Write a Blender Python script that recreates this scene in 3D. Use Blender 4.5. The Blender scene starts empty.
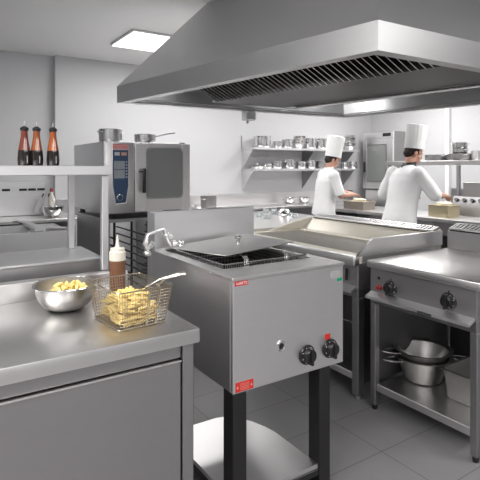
import bpy, bmesh, math, random
from mathutils import Vector, Matrix, noise
random.seed(7)
PI = math.pi
COL = bpy.context.scene.collection
sc = bpy.context.scene
F = 487.0; HV = 168.0; CAMZ = 1.5; YAW = math.radians(-33.25)
CX = Vector((math.cos(YAW), math.sin(YAW))); CY = Vector((-math.sin(YAW), math.cos(YAW)))

# where a sight line through the photo meets a real plane of the room (used to measure the things)
def ray(u): r = (u-240)/F; return CY + r*CX
def on_b(u, v, b): d = ray(u); t = b/d.y; return Vector((t*d.x, b, CAMZ-(v-HV)/F*t))
def on_a(u, v, a): d = ray(u); t = a/d.x; return Vector((a, t*d.y, CAMZ-(v-HV)/F*t))
def on_z(u, v, z): t = (CAMZ-z)*F/(v-HV); d = ray(u); return Vector((t*d.x, t*d.y, z))

# ---------------------------------------------------------------- materials
def mat(name, col, rough=.5, metal=0, **k):
    m = bpy.data.materials.new(name); m.use_nodes = True
    p = m.node_tree.nodes['Principled BSDF']
    p.inputs['Base Color'].default_value = (*col, 1); p.inputs['Roughness'].default_value = rough
    p.inputs['Metallic'].default_value = metal
    for a, b in k.items(): p.inputs[a.replace('_', ' ')].default_value = b
    return m
def noisy(m, scale=(20, 20, 20), amt=.12, rough_amt=.1, bump=0, detail=4):
    nt = m.node_tree; p = nt.nodes['Principled BSDF']
    tc = nt.nodes.new('ShaderNodeTexCoord'); mp = nt.nodes.new('ShaderNodeMapping')
    mp.inputs['Scale'].default_value = scale
    n = nt.nodes.new('ShaderNodeTexNoise'); n.inputs['Scale'].default_value = 1; n.inputs['Detail'].default_value = detail
    nt.links.new(tc.outputs['Object'], mp.inputs[0]); nt.links.new(mp.outputs[0], n.inputs[0])
    c = Vector(p.inputs['Base Color'].default_value[:3]); r = p.inputs['Roughness'].default_value
    mx = nt.nodes.new('ShaderNodeMix'); mx.data_type = 'RGBA'
    mx.inputs[6].default_value = (*(c*(1-amt)), 1); mx.inputs[7].default_value = (*[min(1, q*(1+amt)) for q in c], 1)
    nt.links.new(n.outputs['Fac'], mx.inputs[0]); nt.links.new(mx.outputs[2], p.inputs['Base Color'])
    mr = nt.nodes.new('ShaderNodeMapRange'); mr.inputs['To Min'].default_value = max(0, r-rough_amt); mr.inputs['To Max'].default_value = min(1, r+rough_amt)
    nt.links.new(n.outputs['Fac'], mr.inputs[0]); nt.links.new(mr.outputs[0], p.inputs['Roughness'])
    if bump:
        b = nt.nodes.new('ShaderNodeBump'); b.inputs['Strength'].default_value = bump; b.inputs['Distance'].default_value = .002
        nt.links.new(n.outputs['Fac'], b.inputs['Height']); nt.links.new(b.outputs[0], p.inputs['Normal'])
    return m
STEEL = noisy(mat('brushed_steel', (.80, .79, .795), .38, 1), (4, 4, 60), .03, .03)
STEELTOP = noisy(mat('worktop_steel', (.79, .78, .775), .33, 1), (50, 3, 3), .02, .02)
STEELD = noisy(mat('dull_steel', (.36, .355, .36), .42, 1), (5, 5, 40), .06, .05)
STEELL = noisy(mat('satin_steel_light', (.72, .72, .73), .45, 1), (4, 4, 50), .02, .03)
CHROME = mat('polished_steel', (.74, .74, .74), .14, 1)
WIRE = mat('basket_wire', (.42, .37, .30), .35, 1)
CREAM = noisy(mat('cream_enamelled_steel', (.62, .58, .50), .45, .2), (8, 8, 8), .12, .08)
GRID = noisy(mat('griddle_plate', (.12, .105, .09), .55, .3), (5, 9, 5), .45, .12)
BLACKM = mat('black_painted_steel', (.012, .011, .012), .38)
BLACKP = mat('black_plastic', (.012, .012, .013), .28)
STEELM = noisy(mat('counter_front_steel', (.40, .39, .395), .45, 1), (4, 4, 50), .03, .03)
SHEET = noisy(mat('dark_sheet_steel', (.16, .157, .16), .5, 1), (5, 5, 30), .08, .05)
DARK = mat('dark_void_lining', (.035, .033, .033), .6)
WALLM = noisy(mat('wall_paint', (.58, .58, .595), .75), (2, 2, 2), .015, .03)
CEILM = noisy(mat('ceiling_paint', (.86, .86, .86), .8), (2, 2, 2), .01, .03)
WHITE = noisy(mat('white_cotton', (.90, .90, .91), .85), (12, 12, 12), .03, .03, .15)
HATM = noisy(mat('toque_cotton', (.93, .93, .93), .85), (30, 30, 5), .02, .03)
TROUS = mat('dark_trousers', (.03, .03, .035), .8)
SHOE = mat('black_shoe', (.015, .015, .015), .4)
SKIN = noisy(mat('skin', (.62, .34, .25), .5), (20, 20, 20), .08, .05)
HAIR = mat('dark_hair', (.018, .012, .010), .6)
LIP = mat('lip', (.50, .20, .17), .45)
EYEW = mat('eye_white', (.8, .8, .8), .2)
IRIS = mat('iris', (.05, .03, .02), .2)
BLUE = mat('control_panel_blue', (.028, .06, .125), .3)
SCREEN = noisy(mat('screen_grey', (.26, .29, .31), .25), (60, 60, 90), .3, .05)
RED = noisy(mat('red_sticker', (.62, .03, .025), .45), (40, 40, 40), .15, .05)
REDK = mat('red_plastic', (.26, .01, .014), .3)
GREEN = mat('green_sticker', (.0, .32, .16), .45)
WHITEP = mat('white_print', (.85, .83, .82), .5)
STICK = mat('clear_white_sticker', (.55, .56, .55), .35, .3)
FRY = noisy(mat('cut_potato', (.82, .62, .22), .55), (60, 60, 60), .18, .1)
FRY.node_tree.nodes['Principled BSDF'].inputs['Subsurface Weight'].default_value = .0
BOTL = mat('amber_glass', (.42, .13, .035), .12, Transmission_Weight=.35, Coat_Weight=.5)
SAUCED = mat('dark_sauce', (.014, .010, .010), .12)
SAUCE = noisy(mat('brown_sauce', (.17, .075, .04), .25), (8, 8, 8), .1, .05)
CAP = mat('translucent_cap', (.72, .68, .60), .4)
BRASS = noisy(mat('tin_box', (.47, .41, .28), .38, .7), (20, 20, 20), .15, .1)
FOOD = noisy(mat('pale_dough', (.75, .68, .52), .8), (40, 40, 40), .15, .1)
GLASS = mat('oven_window', (.19, .20, .195), .08, .0, Coat_Weight=.6)
CLEAR = mat('clear_glass', (.9, .95, .95), .03, 0, Transmission_Weight=.9)
ADDED_LAMP = mat('added_lamp_panel', (1, 1, 1), .5)  # glowing face of the ceiling lamps added to light the room
_p = ADDED_LAMP.node_tree.nodes['Principled BSDF']; _p.inputs['Emission Color'].default_value = (1, .99, .97, 1); _p.inputs['Emission Strength'].default_value = 3

FLOORM = mat('grey_tiles', (.30, .295, .30), .38)
def _floor():
    nt = FLOORM.node_tree; p = nt.nodes['Principled BSDF']; N = nt.nodes.new; L = nt.links.new
    tc = N('ShaderNodeTexCoord'); sp = N('ShaderNodeSeparateXYZ'); L(tc.outputs['Object'], sp.inputs[0])
    def line(out, off, pitch):
        s = N('ShaderNodeMath'); s.operation = 'SUBTRACT'; L(out, s.inputs[0]); s.inputs[1].default_value = off
        d = N('ShaderNodeMath'); d.operation = 'DIVIDE'; L(s.outputs[0], d.inputs[0]); d.inputs[1].default_value = pitch
        f = N('ShaderNodeMath'); f.operation = 'FRACT'; L(d.outputs[0], f.inputs[0])
        c = N('ShaderNodeMath'); c.operation = 'SUBTRACT'; L(f.outputs[0], c.inputs[0]); c.inputs[1].default_value = .5
        a = N('ShaderNodeMath'); a.operation = 'ABSOLUTE'; L(c.outputs[0], a.inputs[0])
        g = N('ShaderNodeMath'); g.operation = 'GREATER_THAN'; L(a.outputs[0], g.inputs[0]); g.inputs[1].default_value = .5-.0022/pitch
        fl = N('ShaderNodeMath'); fl.operation = 'FLOOR'; L(d.outputs[0], fl.inputs[0])
        return g.outputs[0], fl.outputs[0]
    g1, f1 = line(sp.outputs[0], 2.04, .60); g2, f2 = line(sp.outputs[1], 1.744, .36)
    mx = N('ShaderNodeMath'); mx.operation = 'MAXIMUM'; L(g1, mx.inputs[0]); L(g2, mx.inputs[1])
    cb = N('ShaderNodeCombineXYZ'); L(f1, cb.inputs[0]); L(f2, cb.inputs[1])
    wn = N('ShaderNodeTexWhiteNoise'); L(cb.outputs[0], wn.inputs['Vector'])
    n = N('ShaderNodeTexNoise'); n.inputs['Scale'].default_value = 6; n.inputs['Detail'].default_value = 6; L(tc.outputs['Object'], n.inputs[0])
    ad = N('ShaderNodeMath'); ad.operation = 'MULTIPLY_ADD'; L(wn.outputs[0], ad.inputs[0]); ad.inputs[1].default_value = .35; L(n.outputs['Fac'], ad.inputs[2])
    r = N('ShaderNodeMix'); r.data_type = 'RGBA'; r.inputs[6].default_value = (.20, .197, .202, 1); r.inputs[7].default_value = (.235, .23, .235, 1); L(ad.outputs[0], r.inputs[0])
    q = N('ShaderNodeMix'); q.data_type = 'RGBA'; L(mx.outputs[0], q.inputs[0]); L(r.outputs[2], q.inputs[6]); q.inputs[7].default_value = (.095, .092, .092, 1)
    L(q.outputs[2], p.inputs['Base Color'])
_floor()
FILTER = mat('filter_metal', (.03, .03, .032), .4, .9)
BAFF = mat('baffle_metal', (.72, .72, .725), .5, 1)
HOODM = noisy(mat('hood_steel', (.60, .60, .605), .42, 1), (4, 4, 30), .03, .03)
BOWLM = noisy(mat('bowl_steel', (.48, .47, .46), .36, 1), (4, 4, 80), .08, .04)
POTM = mat('pot_steel', (.50, .50, .50), .24, 1)
DTOP = noisy(mat('lid_steel', (.46, .455, .45), .30, 1), (5, 5, 5), .04, .03)  # darker grey puts the dark hood's reflection into the lid colour
HLAMP = mat('hood_lamp_glow', (1, 1, 1), .5)
HLAMP.node_tree.nodes['Principled BSDF'].inputs['Emission Color'].default_value = (1, .98, .95, 1); HLAMP.node_tree.nodes['Principled BSDF'].inputs['Emission Strength'].default_value = 4

# ---------------------------------------------------------------- mesh builder
class MB:
    def __init__(s): s.bm = bmesh.new()
    def _mv(s, vs, M):
        if M is not None: bmesh.ops.transform(s.bm, matrix=M, verts=vs)
    def box(s, x0, x1, y0, y1, z0, z1, bev=.002, M=None, seg=1):
        t = bmesh.new(); bmesh.ops.create_cube(t, size=1)
        for v in t.verts: v.co = Vector((x0+(v.co.x+.5)*(x1-x0), y0+(v.co.y+.5)*(y1-y0), z0+(v.co.z+.5)*(z1-z0)))
        bev = min(bev, .3*min(abs(x1-x0), abs(y1-y0), abs(z1-z0)))
        if bev > 0: bmesh.ops.bevel(t, geom=list(t.edges), offset=bev, segments=seg, affect='EDGES', profile=.5)
        s._merge(t, M); return s
    def _merge(s, t, M=None):
        if M is not None: bmesh.ops.transform(t, matrix=M, verts=t.verts)
        vs = [s.bm.verts.new(v.co) for v in t.verts]; t.verts.index_update()
        for f in t.faces:
            try: s.bm.faces.new([vs[v.index] for v in f.verts])
            except ValueError: pass
        t.free()
    def prism(s, pts, axis, h0, h1, M=None, bev=0):
        """pts 2-D outline extruded along axis 'x','y','z' from h0 to h1"""
        t = bmesh.new()
        def P(p, h): return {'x': (h, p[0], p[1]), 'y': (p[0], h, p[1]), 'z': (p[0], p[1], h)}[axis]
        a = [t.verts.new(P(p, h0)) for p in pts]; b = [t.verts.new(P(p, h1)) for p in pts]; n = len(pts)
        t.faces.new(a); t.faces.new(b[::-1])
        for i in range(n): t.faces.new([a[i], b[i], b[(i+1) % n], a[(i+1) % n]])
        bmesh.ops.recalc_face_normals(t, faces=t.faces)
        if bev: bmesh.ops.bevel(t, geom=list(t.edges), offset=bev, segments=1, affect='EDGES')
        s._merge(t, M); return s
    def slab(s, q, th):
        """four 3-D corners, thickened along their normal"""
        q = [Vector(p) for p in q]; n = (q[1]-q[0]).cross(q[3]-q[0]).normalized()*th
        a = [s.bm.verts.new(p) for p in q]; b = [s.bm.verts.new(p+n) for p in q]
        s.bm.faces.new(a); s.bm.faces.new(b[::-1])
        for i in range(4): s.bm.faces.new([a[i], b[i], b[(i+1) % 4], a[(i+1) % 4]])
        return s
    def loft(s, rings, cap=True, closed=False):
        R = [[s.bm.verts.new(p) for p in r] for r in rings]; n = len(R[0])
        m = len(R)
        for i in range(m if closed else m-1):
            A, B = R[i], R[(i+1) % m]
            for j in range(n):
                s.bm.faces.new([A[j], A[(j+1) % n], B[(j+1) % n], B[j]])
        if cap and not closed:
            s.bm.faces.new(R[0][::-1]); s.bm.faces.new(R[-1])
        return s
    def tube(s, pts, r, n=8, closed=False):
        pts = [Vector(p) for p in pts]; m = len(pts); rs = r if isinstance(r, (list, tuple)) else [r]*m
        up = None; rings = []
        for i in range(m):
            if closed: d = pts[(i+1) % m]-pts[i-1]
            else: d = pts[min(i+1, m-1)]-pts[max(i-1, 0)]
            d.normalize()
            if up is None:
                up = d.orthogonal().normalized()
            else:
                up = up-d*up.dot(d)
                if up.length < 1e-5: up = d.orthogonal()
                up.normalize()
            w = d.cross(up)
            rings.append([pts[i]+rs[i]*(math.cos(2*PI*k/n)*up+math.sin(2*PI*k/n)*w) for k in range(n)])
        s.loft(rings, not closed, closed); return s
    def cyl(s, p0, p1, r0, r1=None, n=24): return s.tube([p0, p1], [r0, r0 if r1 is None else r1], n)
    def lathe(s, prof, n=32, c=(0, 0, 0), M=None, sx=1, sy=1):
        t = bmesh.new(); R = []
        for r, z in prof:
            if r < 1e-6: R.append([t.verts.new((c[0], c[1], c[2]+z))])
            else: R.append([t.verts.new((c[0]+sx*r*math.cos(2*PI*k/n), c[1]+sy*r*math.sin(2*PI*k/n), c[2]+z)) for k in range(n)])
        for A, B in zip(R, R[1:]):
            for k in range(n):
                a0, a1, b0, b1 = A[k % len(A)], A[(k+1) % len(A)], B[k % len(B)], B[(k+1) % len(B)]
                q = []
                for v in (a0, a1, b1, b0):
                    if v not in q: q.append(v)
                if len(q) > 2:
                    try: t.faces.new(q)
                    except ValueError: pass
        s._merge(t, M); return s
    def ball(s, c, r, n=16, M=None):
        rx, ry, rz = r if isinstance(r, (tuple, list)) else (r, r, r)
        t = bmesh.new(); bmesh.ops.create_uvsphere(t, u_segments=n, v_segments=n//2+2, radius=1)
        for v in t.verts: v.co = Vector((c[0]+v.co.x*rx, c[1]+v.co.y*ry, c[2]+v.co.z*rz))
        s._merge(t, M); return s
    def mesh(s, name, m, smooth=True, angle=35):
        bmesh.ops.recalc_face_normals(s.bm, faces=s.bm.faces)
        me = bpy.data.meshes.new(name); s.bm.to_mesh(me); s.bm.free()
        if m: me.materials.append(m)
        if smooth:
            for p in me.polygons: p.use_smooth = True
            me.set_sharp_from_angle(angle=math.radians(angle))
        return me
    def obj(s, name, m, parent=None, smooth=True, label=None, loc=None):
        o = bpy.data.objects.new(name, s.mesh(name, m, smooth)); COL.objects.link(o)
        if parent: o.parent = parent
        if loc: o.location = loc
        if label: o['label'] = label
        return o

def tag(o, label, cat, group=None):
    o['label'] = label; o['category'] = cat
    if group: o['group'] = group
    return o
def thing(name, label, cat, loc=(0, 0, 0), rz=0, group=None):
    o = bpy.data.objects.new(name, None); COL.objects.link(o); o.empty_display_size = .1
    o.location = loc; o.rotation_euler = (0, 0, rz); return tag(o, label, cat, group)
def struct(o): o['kind'] = 'structure'; return o
def dup(root, loc, rz=0, label=None, group=None, scale=None):
    r = root.copy(); COL.objects.link(r); r.location = loc; r.rotation_euler = (0, 0, rz)
    if label: r['label'] = label
    if group: r['group'] = group
    if scale: r.scale = scale if hasattr(scale, '__len__') else (scale,)*3
    for ch in list(root.children):
        c = ch.copy(); COL.objects.link(c); c.parent = r
        for g in list(ch.children):
            d = g.copy(); COL.objects.link(d); d.parent = c
    return r
def text_mesh(name, body, size, m, parent, M, ext=.0004):
    cu = bpy.data.curves.new('lettering', 'FONT'); cu.body = body; cu.size = size; cu.extrude = ext; cu.align_x = 'CENTER'; cu.align_y = 'CENTER'
    t = bpy.data.objects.new('lettering', cu); COL.objects.link(t); bpy.context.view_layer.update()
    me = bpy.data.meshes.new_from_object(t.evaluated_get(bpy.context.evaluated_depsgraph_get())); bpy.data.objects.remove(t)
    me.name = name; me.materials.clear(); me.materials.append(m); me.transform(M)
    o = bpy.data.objects.new(name, me); COL.objects.link(o); o.parent = parent; return o
# lettering frames: FY reads on a face looking towards -b, FX on a face looking towards -a
def FY(x, y, z): return Matrix.Translation((x, y, z)) @ Matrix(((1, 0, 0, 0), (0, 0, -1, 0), (0, 1, 0, 0), (0, 0, 0, 1)))
def FX(x, y, z): return Matrix.Translation((x, y, z)) @ Matrix(((0, 0, -1, 0), (-1, 0, 0, 0), (0, 1, 0, 0), (0, 0, 0, 1)))

# ---------------------------------------------------------------- room
WB = 6.76; WR = 7.5; CZ = 2.98
def wall(name, *a): return struct(MB().box(*a, bev=0).obj(name, WALLM, smooth=False))
struct(MB().box(-3, 8.1, -3, 7, -.1, 0, bev=0).obj('floor', FLOORM, smooth=False))
struct(MB().box(-3.1, 8.1, -3.1, 7, CZ, CZ+.1, bev=0).obj('ceiling', CEILM, smooth=False))
wall('wall_back', -3.1, 8.1, WB, WB+.1, 0, CZ)
wall('wall_right', WR, WR+.1, -3, WB, 0, CZ)
wall('wall_left', -3.1, -3, -3, WB, 0, CZ)
wall('wall_front', -3.1, 8.1, -3.1, -3, 0, CZ)
struct(MB().box(1.47, WR, WB-.10, WB, 0, CZ, bev=.004).obj('trim_1', WALLM))      # the wall steps forward here
struct(MB().box(WR-.07, WR, 4.93, 5.0, 0, CZ, bev=.004).obj('trim_2', HATM))
struct(MB().box(1.48, 6.95, WB-.112, WB-.10, .88, 1.08, bev=.001).obj('trim_3', STEEL))   # steel splash band
struct(MB().box(WR-.012, WR, -1, 4.92, .88, 1.16, bev=.001).obj('trim_4', STEELD))
WF = WB-.10

# ---------------------------------------------------------------- pots and pans
def pan_profile(r, h, t=.003, base=.9):
    return [(0, 0), (r*base, 0), (r*.97, .012), (r, .03), (r, h-.003), (r+.004, h), (r-t, h), (r-t, .03), (r*base-t, .006), (0, .006)]
def loop_handle(mb, r, z, ang, w=.035, d=.03, th=.004):
    c, s_ = math.cos(ang), math.sin(ang); P = []
    for k in range(9):
        q = -PI/2+PI*k/8; x = r-.002+d*math.cos(q); y = w*math.sin(q)
        P.append((x*c-y*s_, x*s_+y*c, z+.006*math.cos(q)))
    mb.tube(P, th, 6)
def saucepan(label, r, h, loc, rz, group=None, long=.18, name='saucepan', lid=False, m=None):
    t = thing(name, label, 'pan', loc, rz, group)
    MB().lathe(pan_profile(r, h), 28).obj('pan_body', m or POTM, t)
    if long:
        MB().tube([(r-.003, 0, h-.02), (r+.03, 0, h-.012), (r+long*.6, 0, h+.012), (r+long, 0, h+.024)], [.010, .009, .011, .010], 8).obj('handle', STEELM, t)
    else:
        for a in (0, PI):
            b = MB(); loop_handle(b, r, h*.75, a); b.obj('handle', STEEL, t)
    if lid:
        l = MB().lathe([(0, .0), (r*.98, 0), (r+.004, .004), (r*.9, .012), (r*.4, .022), (0, .025)], 28).obj('lid', CHROME, t, loc=(0, 0, h+.001))
        k = MB(); k.tube([(-.03, 0, .02), (-.025, 0, .045), (.025, 0, .045), (.03, 0, .02)], .004, 6); k.obj('lid_handle', STEEL, l)
    return t
def bowl_prof(r, h, t=.0025, rim=.008, base=.45):
    P = [(0, 0), (r*base, 0)]
    for k in range(1, 9):
        q = k/8; P.append((r*(base+(1-base)*math.sin(q*PI/2)), h*(1-math.cos(q*PI/2))*.97+h*.03*q))
    P += [(r+rim, h), (r+rim, h-.0015+.004), (r-.001, h+.0025)]
    for k in range(7, 0, -1):
        q = k/8; P.append((r*(base+(1-base)*math.sin(q*PI/2))-t, h*(1-math.cos(q*PI/2))*.97+h*.03*q+t*.5))
    P += [(r*base-t, t), (0, t)]
    return P
# ================================================================ front left prep counter
t = thing('prep_counter', 'long stainless steel prep counter in the left foreground, carrying the bowl and basket of chips', 'counter', (0, 1.61, 0))
R_ = .877
MB().box(-1.6, R_, 0, .75, .845, .90, bev=.006, seg=2).obj('worktop', STEELTOP, t)
MB().box(-1.6, R_-.004, .752, .815, .845, .985, bev=.005, seg=2).obj('upstand', STEELTOP, t)
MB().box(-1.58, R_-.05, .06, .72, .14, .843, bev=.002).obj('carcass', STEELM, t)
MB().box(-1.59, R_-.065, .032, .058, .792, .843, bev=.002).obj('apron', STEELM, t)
for x in (R_-.062, -.55):
    MB().box(x, x+.045, .018, .063, .0, .843, bev=.004).obj('leg', STEELM, t)
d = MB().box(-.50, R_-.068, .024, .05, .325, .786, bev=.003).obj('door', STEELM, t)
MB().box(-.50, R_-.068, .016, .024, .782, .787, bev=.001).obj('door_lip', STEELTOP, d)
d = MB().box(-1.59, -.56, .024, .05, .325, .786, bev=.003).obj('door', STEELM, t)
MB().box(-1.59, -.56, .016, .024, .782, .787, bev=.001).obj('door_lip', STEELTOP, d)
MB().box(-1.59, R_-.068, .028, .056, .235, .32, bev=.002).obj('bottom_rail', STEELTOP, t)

# overshelf standing between this counter and the one behind
t = thing('overshelf', 'stainless overshelf on slim square posts holding the three sauce bottles', 'shelf', (0, 2.43, .985))
MB().box(-1.5, .80, -.035, .47, .48, .526, bev=.003).obj('shelf_board', STEELL, t)
for x, y, z0 in ((.778, -.0, 0), (.720, .42, .055), (-.9, 0, 0), (-.9, .42, .055)):
    MB().box(x-.017, x+.017, y-.017+.01, y+.017+.01, z0+.001, .479, bev=.003).obj('post', STEELL, t)
# the counter right behind it
t = thing('bain_marie_counter', 'slightly taller steel counter directly behind the left prep counter, under the overshelf', 'counter', (0, 2.50, 0))
MB().box(-1.6, .79, 0, .42, 1.028, 1.04, bev=.003).obj('worktop', STEELL, t)
MB().box(-1.6, .786, .002, .41, .12, 1.027, bev=.002).obj('carcass', STEELD, t)
for x in (.72, -.8):
    for y in (.03, .36): MB().box(x, x+.04, y, y+.04, 0, .119, bev=.003).obj('leg', STEEL, t)

# tank unit across the aisle
t = thing('tank_unit', 'low steel tank unit with open dark well and raised rims, beyond the overshelf posts', 'sink', (0, 4.15, 0))
mb = MB(); X1 = 1.04
mb.box(-1.2, X1, 0, .035, .83, .985, bev=.004); mb.box(-1.2, X1, .56, .60, .90, .985, bev=.004)
mb.box(X1-.22, X1, .035, .56, .90, .985, bev=.004); mb.box(-1.2, -.9, .035, .56, .90, .985, bev=.004)
mb.obj('rim', STEELL, t)
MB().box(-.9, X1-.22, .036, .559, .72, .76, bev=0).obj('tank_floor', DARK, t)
mb = MB(); mb.box(-1.2, X1, .02, .58, .14, .719, bev=.002); mb.box(-1.2, X1, .01, .034, .72, .829, bev=.002); mb.obj('carcass', STEELL, t)
for x in (X1-.06, -.7):
    for y in (.04, .52): MB().box(x, x+.04, y, y+.04, 0, .139, bev=.003).obj('leg', STEEL, t)
q = on_z(24, 224, 1.03); w = on_z(43, 229.5, 1.03)
mb = MB(); mb.box(.765, .835, .03, .60, .987, 1.018, bev=.006); mb.obj('lid_rail', STEELL, t)
mb = MB(); mb.tube([(.765, .57, 1.005), (.72, .57, 1.02), (.68, .55, 1.02)], .012, 8); mb.obj('rail_handle', CHROME, t)
mb = MB(); mb.box(.86, 1.02, .02, .10, .987, 1.005, bev=.004); mb.obj('corner_plate', CHROME, t)

# range and bench along the back wall, left
t = thing('cooking_range', 'pale steel range with tall vented back panel against the back wall, far left', 'range', (0, 5.98, 0))
xr = on_b(45, 190, 6.55).x
MB().box(-.9, .58, 0, .60, .10, .90, bev=.004).obj('body', STEELD, t)
MB().box(-.9, .58, -.005, .60, .902, .935, bev=.004).obj('top_plate', STEELD, t)
bg = MB().box(-.9, xr, .60, .66, .905, 1.325, bev=.004).obj('back_panel', STEELL, t)
for u in (6, 23, 32, 41):
    x = on_b(u, 188, 6.578).x
    MB().box(x-.045, x+.045, .592, .5995, 1.215, 1.243, bev=.002).obj('vent_slot', BLACKP, bg)
for x in (-.8, .5):
    MB().box(x, x+.05, .05, .10, 0, .099, bev=.003).obj('leg', STEEL, t)
t = thing('work_bench', 'plain steel bench against the back wall holding the mixing bowl, left of the oven', 'bench', (0, 5.97, 0))
MB().box(.60, 1.66, 0, .66, .865, .90, bev=.004).obj('worktop', STEELTOP, t)
MB().box(.61, 1.58, .10, .62, .30, .80, bev=.004).obj('cupboard', STEELD, t)
for x in (.62, 1.61):
    for y in (.02, .60): MB().box(x, x+.04, y, y+.04, 0, .864, bev=.003).obj('leg', STEELL, t)
p = on_b(53, 216, 6.25)
t = thing('mixing_bowl', 'round polished steel mixing bowl on the bench left of the oven', 'bowl', (p.x, 6.25, .90))
MB().lathe(bowl_prof(.125, .13, base=.35), 28).obj('bowl_body', CHROME, t)
t = thing('whisk', 'wire whisk standing in the steel mixing bowl on the back bench', 'whisk', (p.x+.03, 6.27, .905))
MB().tube([(0, 0, .12), (-.05, 0, .26)], .009, 8).obj('handle', STEEL, t)
mb = MB()
for k in range(5):
    a = PI*k/5; mb.tube([(.055*math.cos(a)*math.sin(q_)*1.0+.02*0, .055*math.sin(a)*math.sin(q_), .12-.10*(1-math.cos(q_))/2) for q_ in [2*PI*i/14 for i in range(14)]], .0018, 5, closed=True)
mb.obj('wires', CHROME, t)
p2 = on_b(47, 205, 6.45)
t = thing('squeeze_bottle', 'clear bottle with red cap behind the mixing bowl on the back bench', 'bottle', (p2.x+.06, 6.47, .90))
MB().lathe([(0, 0), (.04, 0), (.042, .01), (.042, .20), (.018, .27), (.018, .30), (0, .30)], 20).obj('bottle_body', CAP, t)
MB().lathe([(0, .30), (.022, .30), (.022, .33), (.008, .35), (0, .35)], 16).obj('cap', REDK, t)
for k, (u, l) in enumerate(((34, 'slotted steel turner leaning on the range back panel, left one of two'), (40, 'slotted steel turner leaning on the range back panel, right one beside the bowl'))):
    p = on_b(u, 210, 6.50)
    t = thing('slotted_turner', l, 'turner', (p.x, 6.42, .94 if k == 0 else .94))
    M = Matrix.Rotation(math.radians(-14), 4, 'X') @ Matrix.Rotation(math.radians(24), 4, 'Y')
    mb = MB(); mb.box(-.03, .03, -.002, .002, .0, .22, bev=.001, M=M); mb.obj('blade', STEELD, t)
    mb = MB(); mb.box(-.008, .008, -.004, .004, .22, .27, bev=.001, M=M); mb.obj('handle', BLACKP, t)

# three sauce bottles on the overshelf
def sauce_bottle(u, label, glass=BOTL):
    d = ray(u); k = 2.65/d.y
    t = thing('sauce_bottle', label, 'bottle', (d.x*k, 2.65, 1.5115), 0, 'pourer bottles on the overshelf')
    MB().lathe([(0, 0), (.027, 0), (.031, .006), (.0325, .03), (.030, .07), (.0285, .078)], 24).obj('dark_sauce_fill', SAUCED, t)
    MB().lathe([(.0285, .078), (.022, .115), (.0175, .145), (.016, .175), (0, .176)], 24).obj('glass_neck', glass, t)
    MB().lathe([(0, .176), (.0165, .176), (.0205, .181), (.0205, .190), (.013, .196), (.006, .2), (0, .2)], 20).obj('stopper', BLACKP, t)
    MB().tube([(0, 0, .199), (0, 0, .213), (.001, 0, .224)], [.0045, .004, .0032], 8).obj('spout', STEELD, t)
    MB().box(.006, .011, -.0325, -.0318, .012, .05, bev=0).obj('label_strip', STEELD, t)
sauce_bottle(24.3, 'leftmost of three dark sauce bottles with pourers on the overshelf', mat('red_amber_glass', (.13, .03, .018), .12, Coat_Weight=.5))
sauce_bottle(36.6, 'middle of three dark sauce bottles with pourers on the overshelf', mat('orange_amber_glass', (.21, .06, .02), .12, Coat_Weight=.5))
sauce_bottle(53, 'rightmost sauce bottle with pourer on the overshelf, set a little apart', mat('bright_amber_glass', (.27, .07, .018), .12, Coat_Weight=.5))

# squeezy sauce bottle behind the basket
t = thing('sauce_squeeze_bottle', 'plastic squeeze bottle of brown sauce with pale nozzle behind the wire basket', 'bottle', (.777, 2.24, .90))
MB().lathe([(0, 0), (.034, 0), (.037, .005), (.037, .185), (.034, .192), (0, .192)], 28).obj('bottle_body', SAUCE, t)
MB().lathe([(.0372, .165), (.0385, .166), (.0385, .205), (.034, .21), (.033, .222), (.014, .226), (.010, .232), (.0055, .262), (.004, .282), (0, .283)], 28).obj('nozzle_cap', CAP, t)

# ================================================================ bowl of chips and frying basket
BZ = .90
t = thing('chip_bowl', 'brushed steel bowl of raw chips on the left prep counter', 'bowl', (.52, 2.15, BZ))
MB().lathe(bowl_prof(.125, .104, base=.42), 48).obj('bowl_body', BOWLM, t)
MB().tube([(.133*math.cos(2*PI*k/48), .133*math.sin(2*PI*k/48), .1055) for k in range(48)], .0028, 6, closed=True).obj('rim', CHROME, t)

BC = Vector((.692, 1.852, BZ)); BR = math.radians(6)
t = thing('fryer_basket', 'wire frying basket of chips on the left prep counter, handle pointing right', 'basket', BC, BR)
bx, by = .098, .112; tx, ty = .115, .138; BH = .142
def side_pt(x, y, f): return (x*(bx+(tx-bx)*f), y*(by+(ty-by)*f), .004+BH*f)
def ring(f, rr=.012):
    P = []
    for sx, sy, a0 in ((1, 1, 0), (-1, 1, PI/2), (-1, -1, PI), (1, -1, 1.5*PI)):
        cx = sx*((bx+(tx-bx)*f)-rr); cy = sy*((by+(ty-by)*f)-rr)
        for k in range(4): a = a0+k*PI/6; P.append((cx+rr*math.cos(a), cy+rr*math.sin(a), .004+BH*f))
    return P
mb = MB(); mb.tube(ring(1), .0028, 6, closed=True); mb.obj('rim', WIRE, t)
mb = MB(); mb.tube(ring(0), .0024, 6, closed=True)
for k in (-.33, .33): mb.tube([(k*bx*2*.5, -by, .002), (k*bx, by, .002)], .002, 5)
mb.obj('base_frame', WIRE, t)
mb = MB(); wr = .00085
for i in range(1, 12): mb.tube(ring(i/12), wr, 4, closed=True)
for i in range(-10, 11):
    x = i/10.5
    for sy in (-1, 1): mb.tube([side_pt(x, sy, 0), side_pt(x, sy, 1)], wr, 4)
    mb.tube([side_pt(x, -1, 0), side_pt(x, 1, 0)], wr, 4)
for i in range(-12, 13):
    y = i/12.5
    for sx in (-1, 1): mb.tube([side_pt(sx, y, 0), side_pt(sx, y, 1)], wr, 4)
    mb.tube([side_pt(-1, y, 0), side_pt(1, y, 0)], wr, 4)
mb.obj('wire_mesh', WIRE, t)
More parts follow.
